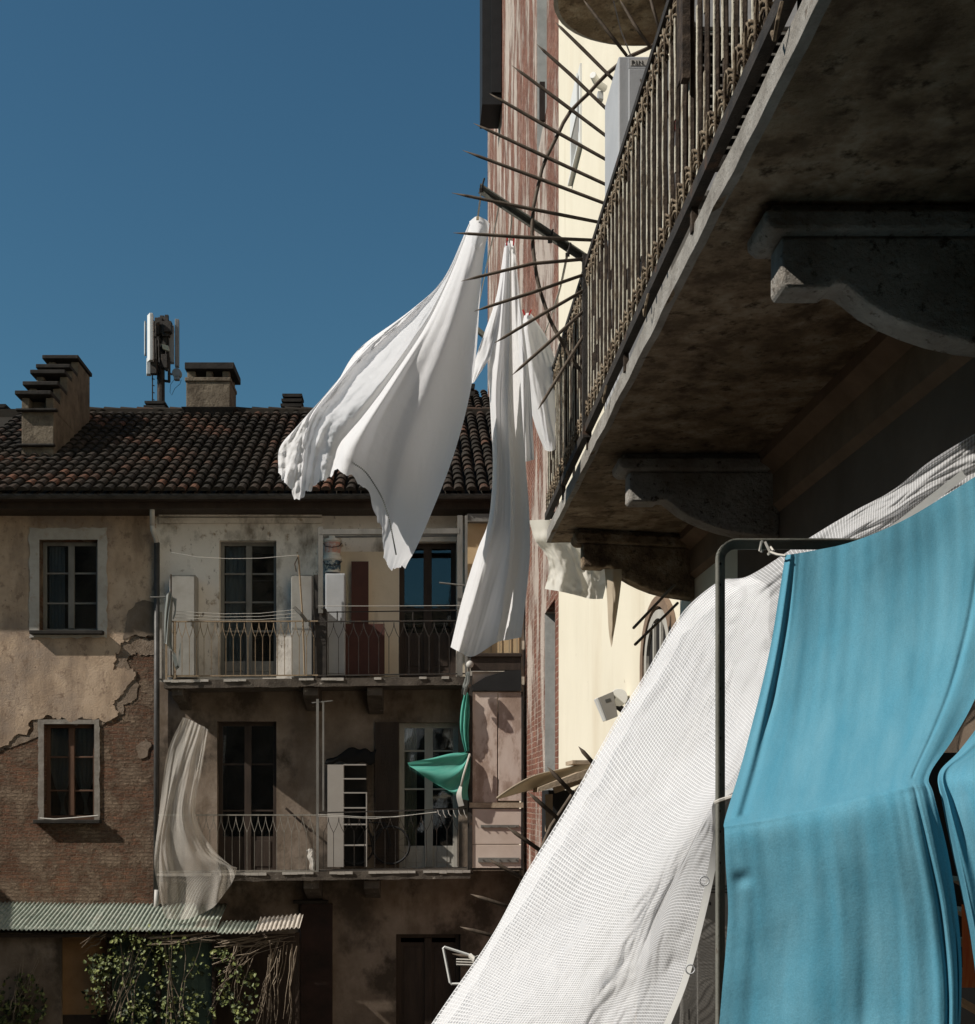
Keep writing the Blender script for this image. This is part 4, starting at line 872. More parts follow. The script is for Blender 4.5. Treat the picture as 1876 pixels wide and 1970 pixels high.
# arched window low on the cream wall: ring + shutters standing proud
ay0, ay1 = wy(1305), wy(1241); azc = pz(1265, (ay0+ay1)/2); ar = (ay1-ay0)/2; ayc = (ay0+ay1)/2
def archpts(r, z0): return [(ayc+r, z0)]+[(ayc+r*math.cos(a), azc+r*.75*math.sin(a)) for a in [math.pi*k/16 for k in range(17)]]+[(ayc-r, z0)]
m = MB(); zb0 = CZ-.4
o_, i_ = archpts(ar, zb0), archpts(ar-.12, zb0)
for k in range(len(o_)-1):
    m.prism([(WX-.05, o_[k][0], o_[k][1]), (WX-.05, o_[k+1][0], o_[k+1][1]), (WX-.05, i_[k+1][0], i_[k+1][1]), (WX-.05, i_[k][0], i_[k][1])], (.045, 0, 0))
aw = m.build('arched_window', M('brown arch band', [(.3, (.16, .11, .075)), (.7, (.24, .17, .12))], 4, .8, .3, 30), TB)
m = MB(); m.prism([(WX-.012, y, z) for y, z in i_], (.01, 0, 0)); m.build('pane', m_room, aw)
m = MB(); o2, i2 = archpts(ar-.16, zb0), archpts(ar-.26, zb0)
for k in range(len(o2)-1): m.prism([(WX-.04, o2[k][0], o2[k][1]), (WX-.04, o2[k+1][0], o2[k+1][1]), (WX-.04, i2[k+1][0], i2[k+1][1]), (WX-.04, i2[k][0], i2[k][1])], (.026, 0, 0))
for yy in (ayc-.18, ayc+.12): m.box(WX-.035, WX-.013, yy, yy+.05, zb0, azc+ar*.5)
m.build('frame', m_whitewood, aw)
# dark timber projection high at the far end
m = MB(); Yp = 30.0
m.box(px(928, Yp), WX-.01, Yp, Yp+1.2, pz(196, Yp), ZTOP); 
m2 = MB(); m2.box(px(931, Yp)-.05, WX-.02, Yp-.1, Yp-.01, pz(205, Yp), pz(192, Yp)); m2.box(px(945, Yp), WX-.02, Yp-.06, Yp-.011, pz(180, Yp), ZTOP)
pj = m.build('timber_bay', m_black, TB); m2.build('beam', m_black, pj)
# dark cornice mouldings between near balcony and wall
m = MB(); SZ = CZ+2.05
prof = [(0, 0), (-.13, 0), (-.13, -.06), (-.04, -.12), (-.04, -.30), (0, -.34)]
m.prism([(WX-.001+x, -3, SZ-.001+z) for x, z in prof], (0, 12.3, 0)); m.build('moulding', M('brown moulding', [(.3, (.13, .09, .06)), (.7, (.22, .15, .10))], 3, .9, .4, 20), TB)
# door opening in the wall under the near balcony
m = MB(); m.box(WX-.012, WX-.002, 5.6, 7.9, CZ-1.5, CZ+1.3); m.build('doorway', m_room, TB)

# ------------------------------------------------------------------ near balcony overhead
EX = 1.03
nb = thing('balcony', 'big overhead balcony with mossy stone slab, stone brackets and rusty scrolled iron railing', 'balcony', (EX, 5, SZ))
def slab(zlo, zhi, y0, y1, parent, round_end=.0, jit=.012, ex=EX, name='floor_slab', mats=(m_stone_soffit, m_stone_edge)):
    # outline in plan, far end optionally rounded towards the outer edge
    pts = []; n = 90
    for k in range(n+1):
        y = y0+(y1-round_end-y0)*k/n; pts.append((ex+jit*n3((0, y, zlo), 3)+jit*.6*n3((0, y, zlo), 11), y))
    if round_end:
        for k in range(1, 13): a = math.pi/2*k/12; pts.append((ex+round_end*(1-math.cos(a))*1.25, y1-round_end+round_end*math.sin(a)))
        pts.append((WX-.002, y1))
    else:
        for k in range(0, 13): x = ex+.06+(WX-ex-.07)*k/12; pts.append((x, y1+jit*1.5*n3((x, 0, zlo), 5)))
    pts.append((WX-.002, y0))
    i = MB(); i.plate(pts, [], 0, 1)
    o = MB(); N_ = len(pts)
    tris = geometry.tessellate_polygon([[Vector((p[0], p[1], 0)) for p in pts]])
    o.v = [Vector((p[0], p[1], zlo)) for p in pts]
    for t in tris:
        a, b, c_ = (pts[k] for k in t); cr = (b[0]-a[0])*(c_[1]-a[1])-(b[1]-a[1])*(c_[0]-a[0])
        o.f.append((t[0], t[2], t[1]) if cr > 0 else tuple(t))
    s = o.build(name, mats[0], parent)
    e = MB(); lip = .025
    for k in range(N_-2):
        a, b = pts[k], pts[k+1]
        ja, jb = [.012*n3((q[0], q[1], 3), 5)+.008*n3((q[0], q[1], 3), 17) for q in (a, b)]
        e.quad((a[0], a[1], zlo+ja*.5-.002), (b[0], b[1], zlo+jb*.5-.002), (b[0]+.006, b[1], zhi+jb*.3), (a[0]+.006, a[1], zhi+ja*.3))
        e.quad((a[0]+.006, a[1], zhi+ja*.3), (b[0]+.006, b[1], zhi+jb*.3), (b[0]+.12, b[1], zhi), (a[0]+.12, a[1], zhi))
        e.quad((b[0], b[1], zlo+jb*.5-.002), (a[0], a[1], zlo+ja*.5-.002), (a[0]+.035, a[1], zlo-.0005), (b[0]+.035, b[1], zlo-.0005))
    e.quad((ex+.1, y0, zhi-.001), (WX-.01, y0, zhi-.001), (WX-.01, y1-.05, zhi-.001), (ex+.1, y1-.05-round_end, zhi-.001))
    e.build('slab_edge', mats[1], parent); return s
slab(SZ, SZ+.10, -2, 9.5, nb, jit=.006)
# stone brackets
def nbracket(y0, y1, xf, skew=0.0, dz=0.0):
    b = MB(); zt = SZ-.003+dz; w = y1-y0
    def pr(prof, ya, yb):
        b.prism([(x, ya+skew*(WX-x), z) for x, z in prof], (0, yb-ya, 0))
        if skew:
            n = len(prof)
            for k in range(n): pass
    xw = WX-.003
    pr([(xf+.01, zt), (xf+.01, zt-.03), (xw, zt-.03), (xw, zt)], y0-.02, y1+.02)
    pr([(xf-.02, zt-.031), (xf-.02, zt-.075), (xf+.01, zt-.10), (xw, zt-.10), (xw, zt-.031)], y0-.05, y1+.05)
    body = [(xf+.05, zt-.101), (xf+.05, zt-.26), (xf+.06, zt-.28), (xf+.215, zt-.28), (xf+.232, zt-.262), (xf+.27, zt-.268), (xf+.36, zt-.34), (xf+.43, zt-.378), (xf+.505, zt-.41), (xf+.60, zt-.442), (xf+.705, zt-.465), (xw, zt-.49), (xw, zt-.101)]
    pr(body, y0, y1)
    return b.build('bracket', m_stone_corbel if not skew else m_stone_soffit, nb, bevel=.012)
nbracket(4.12, 4.26, 1.21); nbracket(7.07, 7.22, 1.21); nbracket(9.22, 9.38, 1.21, -.22, 0.0)
# railing
Zr0, Zr1 = CZ+2.21, CZ+3.23
ral = MB(); ral.box(EX-.018, EX+.022, 1.0, 9.42, Zr0, Zr0+.05); rl = ral.build('bottom_rail', m_iron, nb)
MB().box(EX-.02, EX+.02, 1.0, 9.42, Zr1-.035, Zr1).build('top_rail', m_iron, nb)
n_b = 60; random.seed(3)
for k in range(n_b):
    y = 2.66+k*.12
    if y > 9.34: break
    bl = MB(); kn = MB(); lp = MB(); rk = MB(); segs = 9; dx = random.uniform(-.003, .003); H_ = Zr1-Zr0-.085
    def cross(t): return Vector((EX+dx+.002*n3((t*9, k, 0), 1, 5), y+.003*n3((t*7, k, 3), 1, 6), Zr0+.05+H_*t))
    rk.tube([cross(i/14) for i in range(15)], [.0105+.0022*n3((i*1.7, k, 1), 1, 9) for i in range(15)], 5)
    for s_ in range(segs):
        if random.random() < .10: continue
        p0, p1 = cross(s_/segs), cross((s_+1)/segs); w = .0075+random.uniform(-.002, .001)
        bl.prism([p0+Vector((-.0125, -w, 0)), p0+Vector((-.0085, -w, 0)), p0+Vector((-.0085, w, 0)), p0+Vector((-.0125, w, 0))], p1-p0)  # pale strip paints the sunlit outer face; the rusty core stays dark
    for q in range(4):
        zc = Zr1-.07-.028*q; rr = .017-.002*(q % 2)
        kn.tube([Vector((EX-.003+rr*math.cos(a), y+rr*1.2*math.sin(a), zc+.011*math.sin(a+q*1.7))) for a in [2*math.pi*i/10 for i in range(10)]], .0052, 5, closed=True)
    for sg in (-1, 1):
        kn.tube([Vector((EX-.004, y+sg*.010, Zr1-.05)), Vector((EX-.012, y+sg*.032, Zr1-.08)), Vector((EX-.012, y+sg*.040, Zr1-.12)), Vector((EX-.008, y+sg*.030, Zr1-.155)), Vector((EX-.004, y+sg*.013, Zr1-.18))], .005, 5)
    yc = y+.06
    lp.tube([Vector((EX-.006, yc-.040, Zr0+.05)), Vector((EX-.01, yc-.038, Zr0+.11)), Vector((EX-.012, yc-.020, Zr0+.165)), Vector((EX-.012, yc, Zr0+.182)), Vector((EX-.012, yc+.020, Zr0+.165)), Vector((EX-.01, yc+.038, Zr0+.11)), Vector((EX-.006, yc+.040, Zr0+.05))], .0060, 6)
    for q in range(3):
        zc = Zr0+.09+.026*q
        kn.tube([Vector((EX-.003+.018*math.cos(a), y+.022*math.sin(a), zc+.010*math.sin(a*2+q))) for a in [2*math.pi*i/10 for i in range(10)]], .0058, 5, closed=True)
    bo = rk.build('baluster', m_rust, nb); bl.build('sunlit_paint_strip', m_flaky_lit, bo); kn.build('scroll_knot', m_scroll, bo, smooth=True); lp.build('scroll_loop', m_scroll, bo, smooth=True)
m = MB()
for k in range(9): x = EX+.08+k*.125; m.box(x-.01, x+.01, 9.36, 9.38, Zr0+.05, Zr1-.036)
m.box(EX+.021, WX, 9.35, 9.39, Zr0, Zr0+.05); m.box(EX+.021, WX, 9.35, 9.39, Zr1-.035, Zr1); m.build('end_railing', m_iron, nb)
for y in (2.6, 4.45, 5.9, 7.2, 8.4): MB().box(EX-.004, EX+.02, y, y+.03, SZ+.07, Zr0).build('support_foot', m_rust, nb)
for y in (3.3, 5.2, 6.35, 8.0): MB().tube([Vector((EX-.02, y, Zr0-.005)), Vector((EX-.03, y+.01, Zr0-.05)), Vector((EX-.03, y+.04, Zr0-.085)), Vector((EX-.03, y+.06, Zr0-.05))], .006, 5).build('hanging_hook', m_scroll, nb)
MB().box(EX-.03, EX+.022, 7.17, 7.22, Zr0-.03, Zr1+.05).build('corner_post', m_iron, nb)
m = MB(); m.box(EX-.05, EX-.022, 4.40, 4.44, CZ+2.66, Zr1+.2); m.box(EX-.05, EX-.044, 4.441, 4.50, CZ+2.68, Zr1+.2); m.build('rusty_plate', m_rust, nb)
# upper balcony with rounded end
ub = thing('balcony', 'upper balcony with rounded dark slab end at the top edge of the photo', 'balcony', (EX, 5, CZ+6))
slab(CZ+6.0, CZ+6.14, -2, 9.5, ub, .55, .008)
m = MB(); m.box(EX+.1, EX+.13, 0, 8.8, CZ+6.2, CZ+6.24); m.box(EX+.1, EX+.13, 0, 8.8, CZ+7.2, CZ+7.24)
for k in range(70): y = .5+k*.12; m.box(EX+.105, EX+.125, y, y+.02, CZ+6.24, CZ+7.2)
m.build('railing', m_iron, ub)

# ------------------------------------------------------------------ fan of spikes between the two apartments
FY = 7.2
fan = thing('spike_guard', 'rusty half wheel of sharp iron spikes fixed to the balcony corner post', 'guard', P(1130, 700, FY))
spk = [((1193, 0), (1249, 88)), ((1123, 0), (1206, 107)), ((1069, 43), (1170, 143)), ((1033, 85), (1163, 206)), ((985, 126), (1163, 259)), ((942, 180), (1166, 307)), ((911, 237), (1168, 356)), ((890, 289), (1168, 393)), ((869, 371), (1155, 428)), ((872, 448), (1143, 462)), ((887, 541), (1024, 506), (1130, 498)), ((912, 599), (1130, 526)), ((951, 660), (1130, 555)), ((985, 722), (1130, 592)), ((1035, 788), (1128, 638)), ((1243, -40), (1270, 62))]
for k, pts in enumerate(spk):
    tip, root = Vector((*pts[0], 0)), Vector((*pts[-1], 0)); mid = Vector((*pts[1], 0)) if len(pts) == 3 else tip.lerp(root, .5)
    a = tip.lerp(mid, .22)
    yo = FY-.012
    ext = root+(root-mid).normalized()*(20 if 2 <= k <= 7 else 0)
    b1_ = mid+Vector((random.uniform(-1.5, 1.5), random.uniform(-1.5, 1.5), 0))
    MB().tube([P(tip.x, tip.y, yo), P(a.x, a.y, yo), P(b1_.x, b1_.y, yo), P(root.x, root.y, yo), P(ext.x, ext.y, yo)], [.001, .0085, .0105, .0095, .0095], 6).build('spike', m_spike, fan, smooth=True)
arc = [(1168, 142), (1150, 160), (1134, 178), (1114, 196), (1097, 214), (1084, 236), (1075, 256), (1063, 279), (1053, 301), (1043, 325), (1037, 349), (1031, 375), (1027, 400), (1024, 425), (1024, 450), (1025, 478), (1029, 506), (1034, 535), (1040, 562), (1048, 588), (1056, 610), (1066, 632), (1078, 653), (1090, 673), (1101, 690), (1112, 706), (1121, 717), (1128, 720), (1134, 719)]
MB().tube([P(u+random.uniform(-.8, .8), v, FY+.012) for u, v in arc], .0115, 7).build('hoop', m_spike, fan, smooth=True)
MB().tube([P(1168, 142, FY), P(1190, 124, FY), P(1213, 108, FY), P(1240, 96, FY), P(1268, 82, FY)], .012, 6).build('strut', m_spike, fan, smooth=True)
# clothes arm and lines
arm = thing('clothes_arm', 'grey angle iron arm sticking out from the balcony post and carrying the clotheslines', 'bracket', P(1128, 494, FY))
m = MB(); a, b = P(924, 357, FY+.06), P(1133, 496, FY+.06); m.bar(a, b, .045, .008); m.bar(a+Vector((0, .02, -.018)), b+Vector((0, .02, -.018)), .006, .04)
m.build('beam', m_frame, arm)
for u, v in ((928, 352), (1060, 450), (1094, 476)):
    m = MB(); m.tube([P(u+4, v-9, FY+.04), P(u-2, v+14, FY+.04)], .006, 5); m.tube([P(u-2, v+10, FY+.04), P(u-2, v+18, FY+.05)], .013, 6); m.build('hook', m_iron, arm)
tag(MB().tube([P(926, 366, 7.24), P(919, 420, 7.35), P(917, 470, 7.5)], .006, 5).build('clothesline', m_cord), 'short cord holding the biggest white sheet from the tip of the arm', 'clothesline')
tag(MB().tube([P(962, 385, 7.26), P(950, 450, 8.0), P(934, 520, 9.2), P(923, 577, 10.5), P(918, 610, 11.2)], .005, 5).build('clothesline', m_cord), 'thin cord running back beside the biggest white sheet', 'clothesline')
m = MB(); m.tube([P(1094, 482, 7.26), P(1082, 540, 8.0), P(1066, 600, 9.0)], .005, 5); m.tube([P(1092, 482, 7.26), P(1076, 560, 8.2), P(1046, 650, 9.5)], .005, 5)
tag(m.build('clothesline', m_cord), 'pair of cords running back before the red brick strip', 'clothesline')
tag(MB().tube([P(986, 410, 7.3), P(983, 440, 7.6), P(980, 466, 7.9)], .005, 5).build('clothesline', m_cord), 'cord above the narrow folded sheet', 'clothesline')
tag(MB().bar(P(918, 634, 11.3), P(934, 648, 11.3), .05, .04).build('far_arm', m_frame), 'grey stub of a far clothes arm behind the biggest sheet', 'bracket')
# ------------------------------------------------------------------ laundry
def wr(amp, s1, s2, seed, soft=.0):
    def f(q, a, b):
        k = min(1, b*3)
        q = Vector(q)
        w = n3((a*s1, b*s2, 0), 1, seed)+.5*n3((a*s1*2.3, b*s2*2.1, 1), 1, seed)
        q.z += amp*w*k
        return q
    return f
def s1fn(q, a, b):
    q = Vector(q); left = max(0, min(1, (a-.52)/.1)); k = min(1, b*2.2)
    w = n3((a*26, b*5+a*4, 0), 1, 3)+.5*n3((a*40, b*16, 2), 1, 4)
    q.z += k*(.028*w*left+.012*n3((a*9, b*3, 5), 1, 6)*(1-left))
    cu, cv = q.x/24., q.y/21.
    rg = (.6-abs(n3((cu+cv*.5, cv-cu*.35, 0), 1, 55)))+.45*(.6-abs(n3((cu*2.3+cv, cv*2.2-cu*.6, 4), 1, 56)))+.2*(.5-abs(n3((cu*5, cv*5, 4), 1, 57)))
    q.z += k*rg*(.003+.026*left)
    if left > 0: q.z += left*k*.03*abs(n3((a*17+b*6, b*11, 9), 1, 8))
    if b > .93:      # frayed hem
        e = (b-.93)/.07; q.y += e*(10*n3((a*28, 0, 0), 1, 12)+5*n3((a*90, 0, 4), 1, 13)); q.x += e*6*n3((a*40, 5, 0), 1, 14)
    return q
sheet1 = [
 [(942, 430, 7.50), (930, 500, 7.55), (923, 580, 7.68), (915, 690, 7.78), (897, 790, 7.8), (868, 890, 7.75), (831, 985, 7.65), (799, 1058, 7.55), (777, 1092, 7.5)],
 [(934, 422, 7.42), (916, 500, 7.38), (898, 620, 7.42), (868, 760, 7.38), (828, 880, 7.32), (792, 1000, 7.25), (764, 1096, 7.25)],
 [(924, 419, 7.40), (903, 500, 7.35), (873, 620, 7.25), (828, 750, 7.10), (787, 870, 7.0), (760, 985, 7.0), (741, 1076, 7.05)],
 [(917, 419, 7.42), (892, 505, 7.36), (852, 620, 7.24), (797, 738, 7.08), (757, 835, 6.98), (738, 930, 6.98), (735, 1025, 7.0)],
 [(912, 420, 7.45), (881, 515, 7.38), (836, 622, 7.25), (776, 730, 7.06), (731, 815, 6.95), (707, 890, 6.93), (704, 948, 6.95)],
 [(909, 421, 7.48), (871, 522, 7.42), (822, 625, 7.30), (757, 728, 7.06), (703, 808, 6.92), (668, 862, 6.9), (652, 903, 6.92)],
 [(907, 423, 7.52), (867, 525, 7.58), (819, 622, 7.62), (748, 722, 7.88), (692, 795, 7.66), (652, 850, 7.45), (630, 922, 7.5)],
 [(906, 424, 7.52), (864, 526, 7.50), (808, 613, 7.54), (736, 700, 7.66), (668, 772, 7.5), (618, 838, 7.45), (598, 938, 7.42)],
 [(905, 425, 7.50), (859, 530, 7.48), (799, 604, 7.38), (722, 676, 7.34), (652, 748, 7.30), (598, 822, 7.36), (574, 962, 7.36)],
 [(904, 427, 7.48), (854, 535, 7.45), (791, 598, 7.36), (708, 667, 7.28), (642, 742, 7.28), (584, 818, 7.36), (552, 930, 7.38)],
 [(903, 429, 7.48), (851, 540, 7.46), (785, 601, 7.44), (690, 672, 7.40), (640, 748, 7.40), (576, 816, 7.42), (538, 862, 7.45), (537, 912, 7.45)]]
sh = MB().loft(sheet1, 190, 170, s1fn, norm=True)
big = thing('bed_sheet', 'biggest white bed sheet with frayed openwork hem, blowing far to the left against the sky', 'sheet', P(800, 900, 7.2), 'white laundry on the lines')
sh.build('fabric', m_sheet, big, smooth=True)
# gathered lobe at the peg
m = MB().loft([[(903, 426, 7.40), (908, 455, 7.35), (905, 478, 7.42)], [(917, 416, 7.34), (920, 450, 7.28), (916, 480, 7.36)], [(930, 420, 7.35), (934, 440, 7.32), (931, 465, 7.4)], [(942, 430, 7.42), (940, 445, 7.42), (936, 460, 7.46)]], 16, 14)
m.build('gathered_top', m_sheet, big, smooth=True)
# openwork hem stitch line: short dark stitches
m = MB(); hp = [Vector((668, 884, 6.92)), Vector((700, 905, 6.92)), Vector((722, 935, 6.95)), Vector((738, 965, 6.97)), Vector((750, 1005, 6.98)), Vector((757, 1040, 7.0)), Vector((762, 1066, 7.03))]
for k in range(60):
    q = crom(hp, k/59.); m.box(*sum(([c_-.004, c_+.004] for c_ in P(q.x, q.y, q.z-.035)), []))
m.build('hem_stitching', m_greycloth, big)
m = MB(); m.box(*sum(([c_-.008, c_+.008] for c_ in P(919, 420, 7.3)), [])); m.build('peg', m_pegwood, big)

s2 = thing('bed_sheet', 'narrow folded white sheet hanging straight down in front of the red brick strip', 'sheet', P(950, 1200, 8.0), 'white laundry on the lines')
f2 = wr(.02, 12, 4, 21)
sh = MB().loft([
 [(972, 468, 8.02), (966, 540, 8.02), (954, 640, 8.02), (940, 700, 8.05), (944, 800, 8.05), (948, 900, 8.05), (940, 1000, 8.05), (918, 1060, 8.05), (890, 1150, 8.05), (867, 1245, 8.05)],
 [(975, 466, 7.95), (971, 540, 7.92), (964, 650, 7.9), (955, 760, 7.9), (958, 880, 7.9), (954, 980, 7.9), (936, 1060, 7.9), (910, 1160, 7.9), (884, 1254, 7.9)],
 [(978, 464, 8.0), (976, 550, 7.98), (972, 660, 7.98), (968, 780, 7.98), (972, 900, 7.97), (972, 1000, 7.96), (960, 1080, 7.95), (938, 1170, 7.95), (910, 1263, 7.95)],
 [(981, 463, 8.08), (981, 550, 8.10), (980, 660, 8.06), (980, 790, 8.05), (986, 900, 8.04), (988, 1000, 8.04), (983, 1090, 8.04), (972, 1160, 8.04), (956, 1236, 8.04)],
 [(984, 463, 7.95), (985, 560, 7.92), (985, 680, 7.94), (990, 800, 7.93), (1001, 900, 7.9), (1005, 1000, 7.88), (1003, 1080, 7.88), (993, 1150, 7.88), (978, 1231, 7.88)],
 [(990, 465, 7.92), (996, 560, 7.90), (999, 680, 7.86), (1005, 800, 7.83), (1012, 900, 7.78), (1018, 980, 7.75), (1020, 1060, 7.74), (1013, 1140, 7.74), (1003, 1226, 7.74)]], 90, 130, f2)
sh.loft([[(971, 470, 8.05), (955, 570, 8.0), (932, 640, 8.0), (915, 690, 8.0), (907, 738, 8.0)], [(973, 500, 8.0), (963, 580, 7.95), (948, 650, 7.95), (935, 695, 7.95), (914, 733, 7.97)], [(974, 520, 8.1), (966, 600, 8.08), (954, 665, 8.08), (942, 690, 8.08), (927, 710, 8.05)]], 16, 40, f2)
sh.build('fabric', m_sheet2, s2, smooth=True)
m = MB()
for u in (976, 989): m.bar(P(u, 458, 7.9), P(u-1, 472, 7.9), .014, .01)
m.build('peg', m_pegred, s2)
s3 = thing('pillow_case', 'white pillowcase hanging just behind the narrow folded sheet', 'linen', P(1015, 880, 8.5), 'white laundry on the lines')
MB().loft([[(986, 490, 8.35), (992, 560, 8.35), (994, 700, 8.35), (1000, 886, 8.35)], [(992, 500, 8.25), (999, 580, 8.28), (1008, 700, 8.28), (1012, 888, 8.28)], [(995, 520, 8.35), (1004, 600, 8.36), (1020, 740, 8.36), (1028, 884, 8.36)]], 30, 60, wr(.02, 8, 4, 31)).build('fabric', m_sheet2, s3, smooth=True)
s4 = thing('pillow_case', 'rounded white pillowcase on red pegs in front of the iron railing', 'linen', P(1060, 865, 8.9), 'white laundry on the lines')
MB().loft([[(1008, 608, 8.9), (1003, 640, 8.9), (1003, 690, 8.9), (1012, 750, 8.9), (1030, 820, 8.9), (1048, 866, 8.9)], [(1014, 602, 8.85), (1014, 640, 8.8), (1022, 700, 8.8), (1034, 760, 8.8), (1048, 825, 8.8), (1060, 868, 8.8)], [(1022, 604, 8.85), (1033, 640, 8.85), (1048, 700, 8.85), (1060, 760, 8.85), (1068, 820, 8.85), (1073, 860, 8.85)], [(1028, 612, 8.95), (1052, 650, 8.95), (1071, 700, 8.95), (1084, 750, 8.95), (1088, 800, 8.95), (1085, 836, 8.95)]], 50, 70, wr(.022, 7, 4, 41)).build('fabric', m_sheet2, s4, smooth=True)
m = MB()
for u, dx in ((1010, -4), (1018, 4)): m.bar(P(u, 606, 8.82), P(u+dx, 596, 8.82), .014, .01)
m.build('peg', m_pegred, s4)

# ------------------------------------------------------------------ things on the near balcony
lk = thing('locker', 'tall grey metal locker standing behind the rusty railing under the spikes', 'locker', (1.5, 6.85, SZ+.1))
lx0, lx1, ly0, ly1, lz0, lz1 = px(1190, 6.6), px(1190, 6.6)+.85, 6.6, 7.08, SZ+.105, pz(108, 6.6)
MB().box(lx0, lx1, ly0, ly1, lz0, lz1).build('body', m_grey_metal, lk, bevel=.008)
MB().box(lx0+.055, lx1-.03, ly0-.012, ly0-.001, lz0+.06, lz1-.075).build('door', m_grey_metal, lk, bevel=.004)
MB().box(lx0+.055, lx1-.03, ly0-.006, ly0-.001, lz1-.070, lz1-.012).build('top_strip', m_grey_metal, lk)
def text(s, loc, size, mat, parent, rot=(R(90), 0, 0)):
    cu = bpy.data.curves.new('lettering', 'FONT'); cu.body = s; cu.size = size; cu.extrude = .0008; cu.resolution_u = 3
    tmp = bpy.data.objects.new('tmp_lettering', cu); link(tmp); bpy.context.view_layer.update()
    me = bpy.data.meshes.new_from_object(tmp.evaluated_get(bpy.context.evaluated_depsgraph_get())); bpy.data.objects.remove(tmp)
    o = bpy.data.objects.new('lettering', me); link(o); me.materials.clear(); me.materials.append(mat)
    o.parent = parent; o.location = Vector(loc)-ORG[parent.name]; o.rotation_euler = rot; return o
MB().box(lx0+.065, lx0+.195, ly0-.008, ly0-.0065, lz1-.056, lz1-.024).build('name_plate', m_pvc, lk)
text('P.I.N.', (lx0+.07, ly0-.0095, lz1-.051), .032, m_print, lk)
tag(MB().tube([P(1180, 0, 6.9), P(1195, 60, 6.9), P(1215, 110, 6.85), P(1235, 160, 6.55), P(1262, 215, 6.5), P(1268, 232, 6.5)], .005, 4).build('wire', m_iron), 'loose thin wire dangling in front of the tall grey locker', 'wire')
lv = thing('louvre_shutter', 'open dark louvred shutter leaf behind the nearest railing bars', 'shutter', (1.6, 4.85, SZ+.1))
Y = 4.85; xa, xb, zt_, zb_ = 1.08, 2.05, CZ+3.9, CZ+2.62
m = MB(); m.box(xa, xa+.04, Y, Y+.04, zb_, zt_); m.box(xb-.04, xb, Y, Y+.04, zb_, zt_); m.box(xa, xb, Y, Y+.04, zb_-.05, zb_); m.box((xa+xb)/2-.02, (xa+xb)/2+.02, Y, Y+.04, zb_, zt_); m.build('frame', m_iron, lv)
m = MB(); z = zb_+.02
while z < CZ+3.12: m.prism([(xa+.04, Y-.004, z), (xa+.04, Y+.034, z+.03), (xa+.04, Y+.034, z+.037), (xa+.04, Y-.004, z+.007)], (xb-xa-.08, 0, .006)); z += .042
m.build('slat', m_greywood, lv)
MB().box(xa, xb, Y, Y+.03, CZ+3.14, zt_).build('panel', m_grey_metal, lv); MB().box(xa+.01, xb-.01, Y+.036, Y+.039, zb_, CZ+3.14).build('backing', m_black, lv)
m = MB().loft([[(1283, 172, 5.3), (1290, 225, 5.3), (1303, 265, 5.2), (1318, 312, 5.1)], [(1296, 180, 5.3), (1304, 230, 5.3), (1316, 268, 5.2), (1330, 312, 5.1)]], 8, 30, wr(.03, 6, 5, 51))
tag(m.build('red_cloth', m_redcloth, smooth=True), 'narrow red cloth hanging behind the rusty bars', 'cloth')
tag(MB().loft([[(1300, 470, 6.3), (1296, 500, 6.2), (1290, 525, 6.15)], [(1312, 450, 6.3), (1308, 490, 6.2), (1296, 528, 6.15)]], 6, 8).build('red_rag', m_redcloth, smooth=True), 'small red rag caught between bottom rail and slab edge', 'rag')
bxs = thing('storage_box', 'grey brown box standing behind the bars beside the red cloth', 'box', (1.4, 5.5, SZ+.1))
MB().box(1.12, 1.9, 5.3, 5.9, SZ+.105, CZ+2.66).build('body', m_darkgrey_metal, bxs, bevel=.01); MB().box(1.10, 1.92, 5.28, 5.92, CZ+2.662, CZ+2.70).build('lid', m_greywood, bxs, bevel=.01)
# second pipe / wires on the bare wall under the upper balcony
# ------------------------------------------------------------------ security cameras on the cream wall
def seccam(u, v, label, sc, parts):
    Y = wy(u+30)-.4; o = P(u, v, Y); t = thing('security_camera', label, 'camera', o, 'cameras on the cream wall'); k = Y/F
    for nm, mat, fn in parts: fn(MB(), o, k).build(nm, mat, t, bevel=.004)
    return t
def q2(o, k, pts, dep): return MB().prism([o+Vector((x*k, 0, -y*k)) for x, y in pts], (0, dep, 0))
seccam(1172, 1352, 'grey floodlight camera with a round white lamp on the cream wall above the tarpaulin', 1, [
 ('housing', m_darkgrey_metal, lambda m, o, k: q2(o, k, [(-20, -10), (8, -22), (17, 26), (-3, 34)], .10)),
 ('side_shell', m_white_plastic, lambda m, o, k: q2(o+Vector((0, .03, 0)), k, [(-26, -8), (-20.5, -11), (-3.5, 34), (-8, 35)], .10)),
 ('bracket', m_black, lambda m, o, k: m.tube([o+Vector((8*k, .12, 14*k)), o+Vector((16*k, .14, 8*k)), o+Vector((20*k, .14, -4*k)), o+Vector((32*k, .16, -12*k))], .035, 8)),
 ('lamp_shade', m_white_plastic, lambda m, o, k: m.tube([o+Vector((22*k, .1, 12*k)), o+Vector((24*k, .3, 12*k)), o+Vector((24*k, .34, 12*k))], [.09, .085, .03], 14)),
 ('label_plate', m_print, lambda m, o, k: q2(o+Vector((0, -.003, 0)), k, [(-8, -6), (2, -9), (4, -3), (-6, 0)], .002)),
])
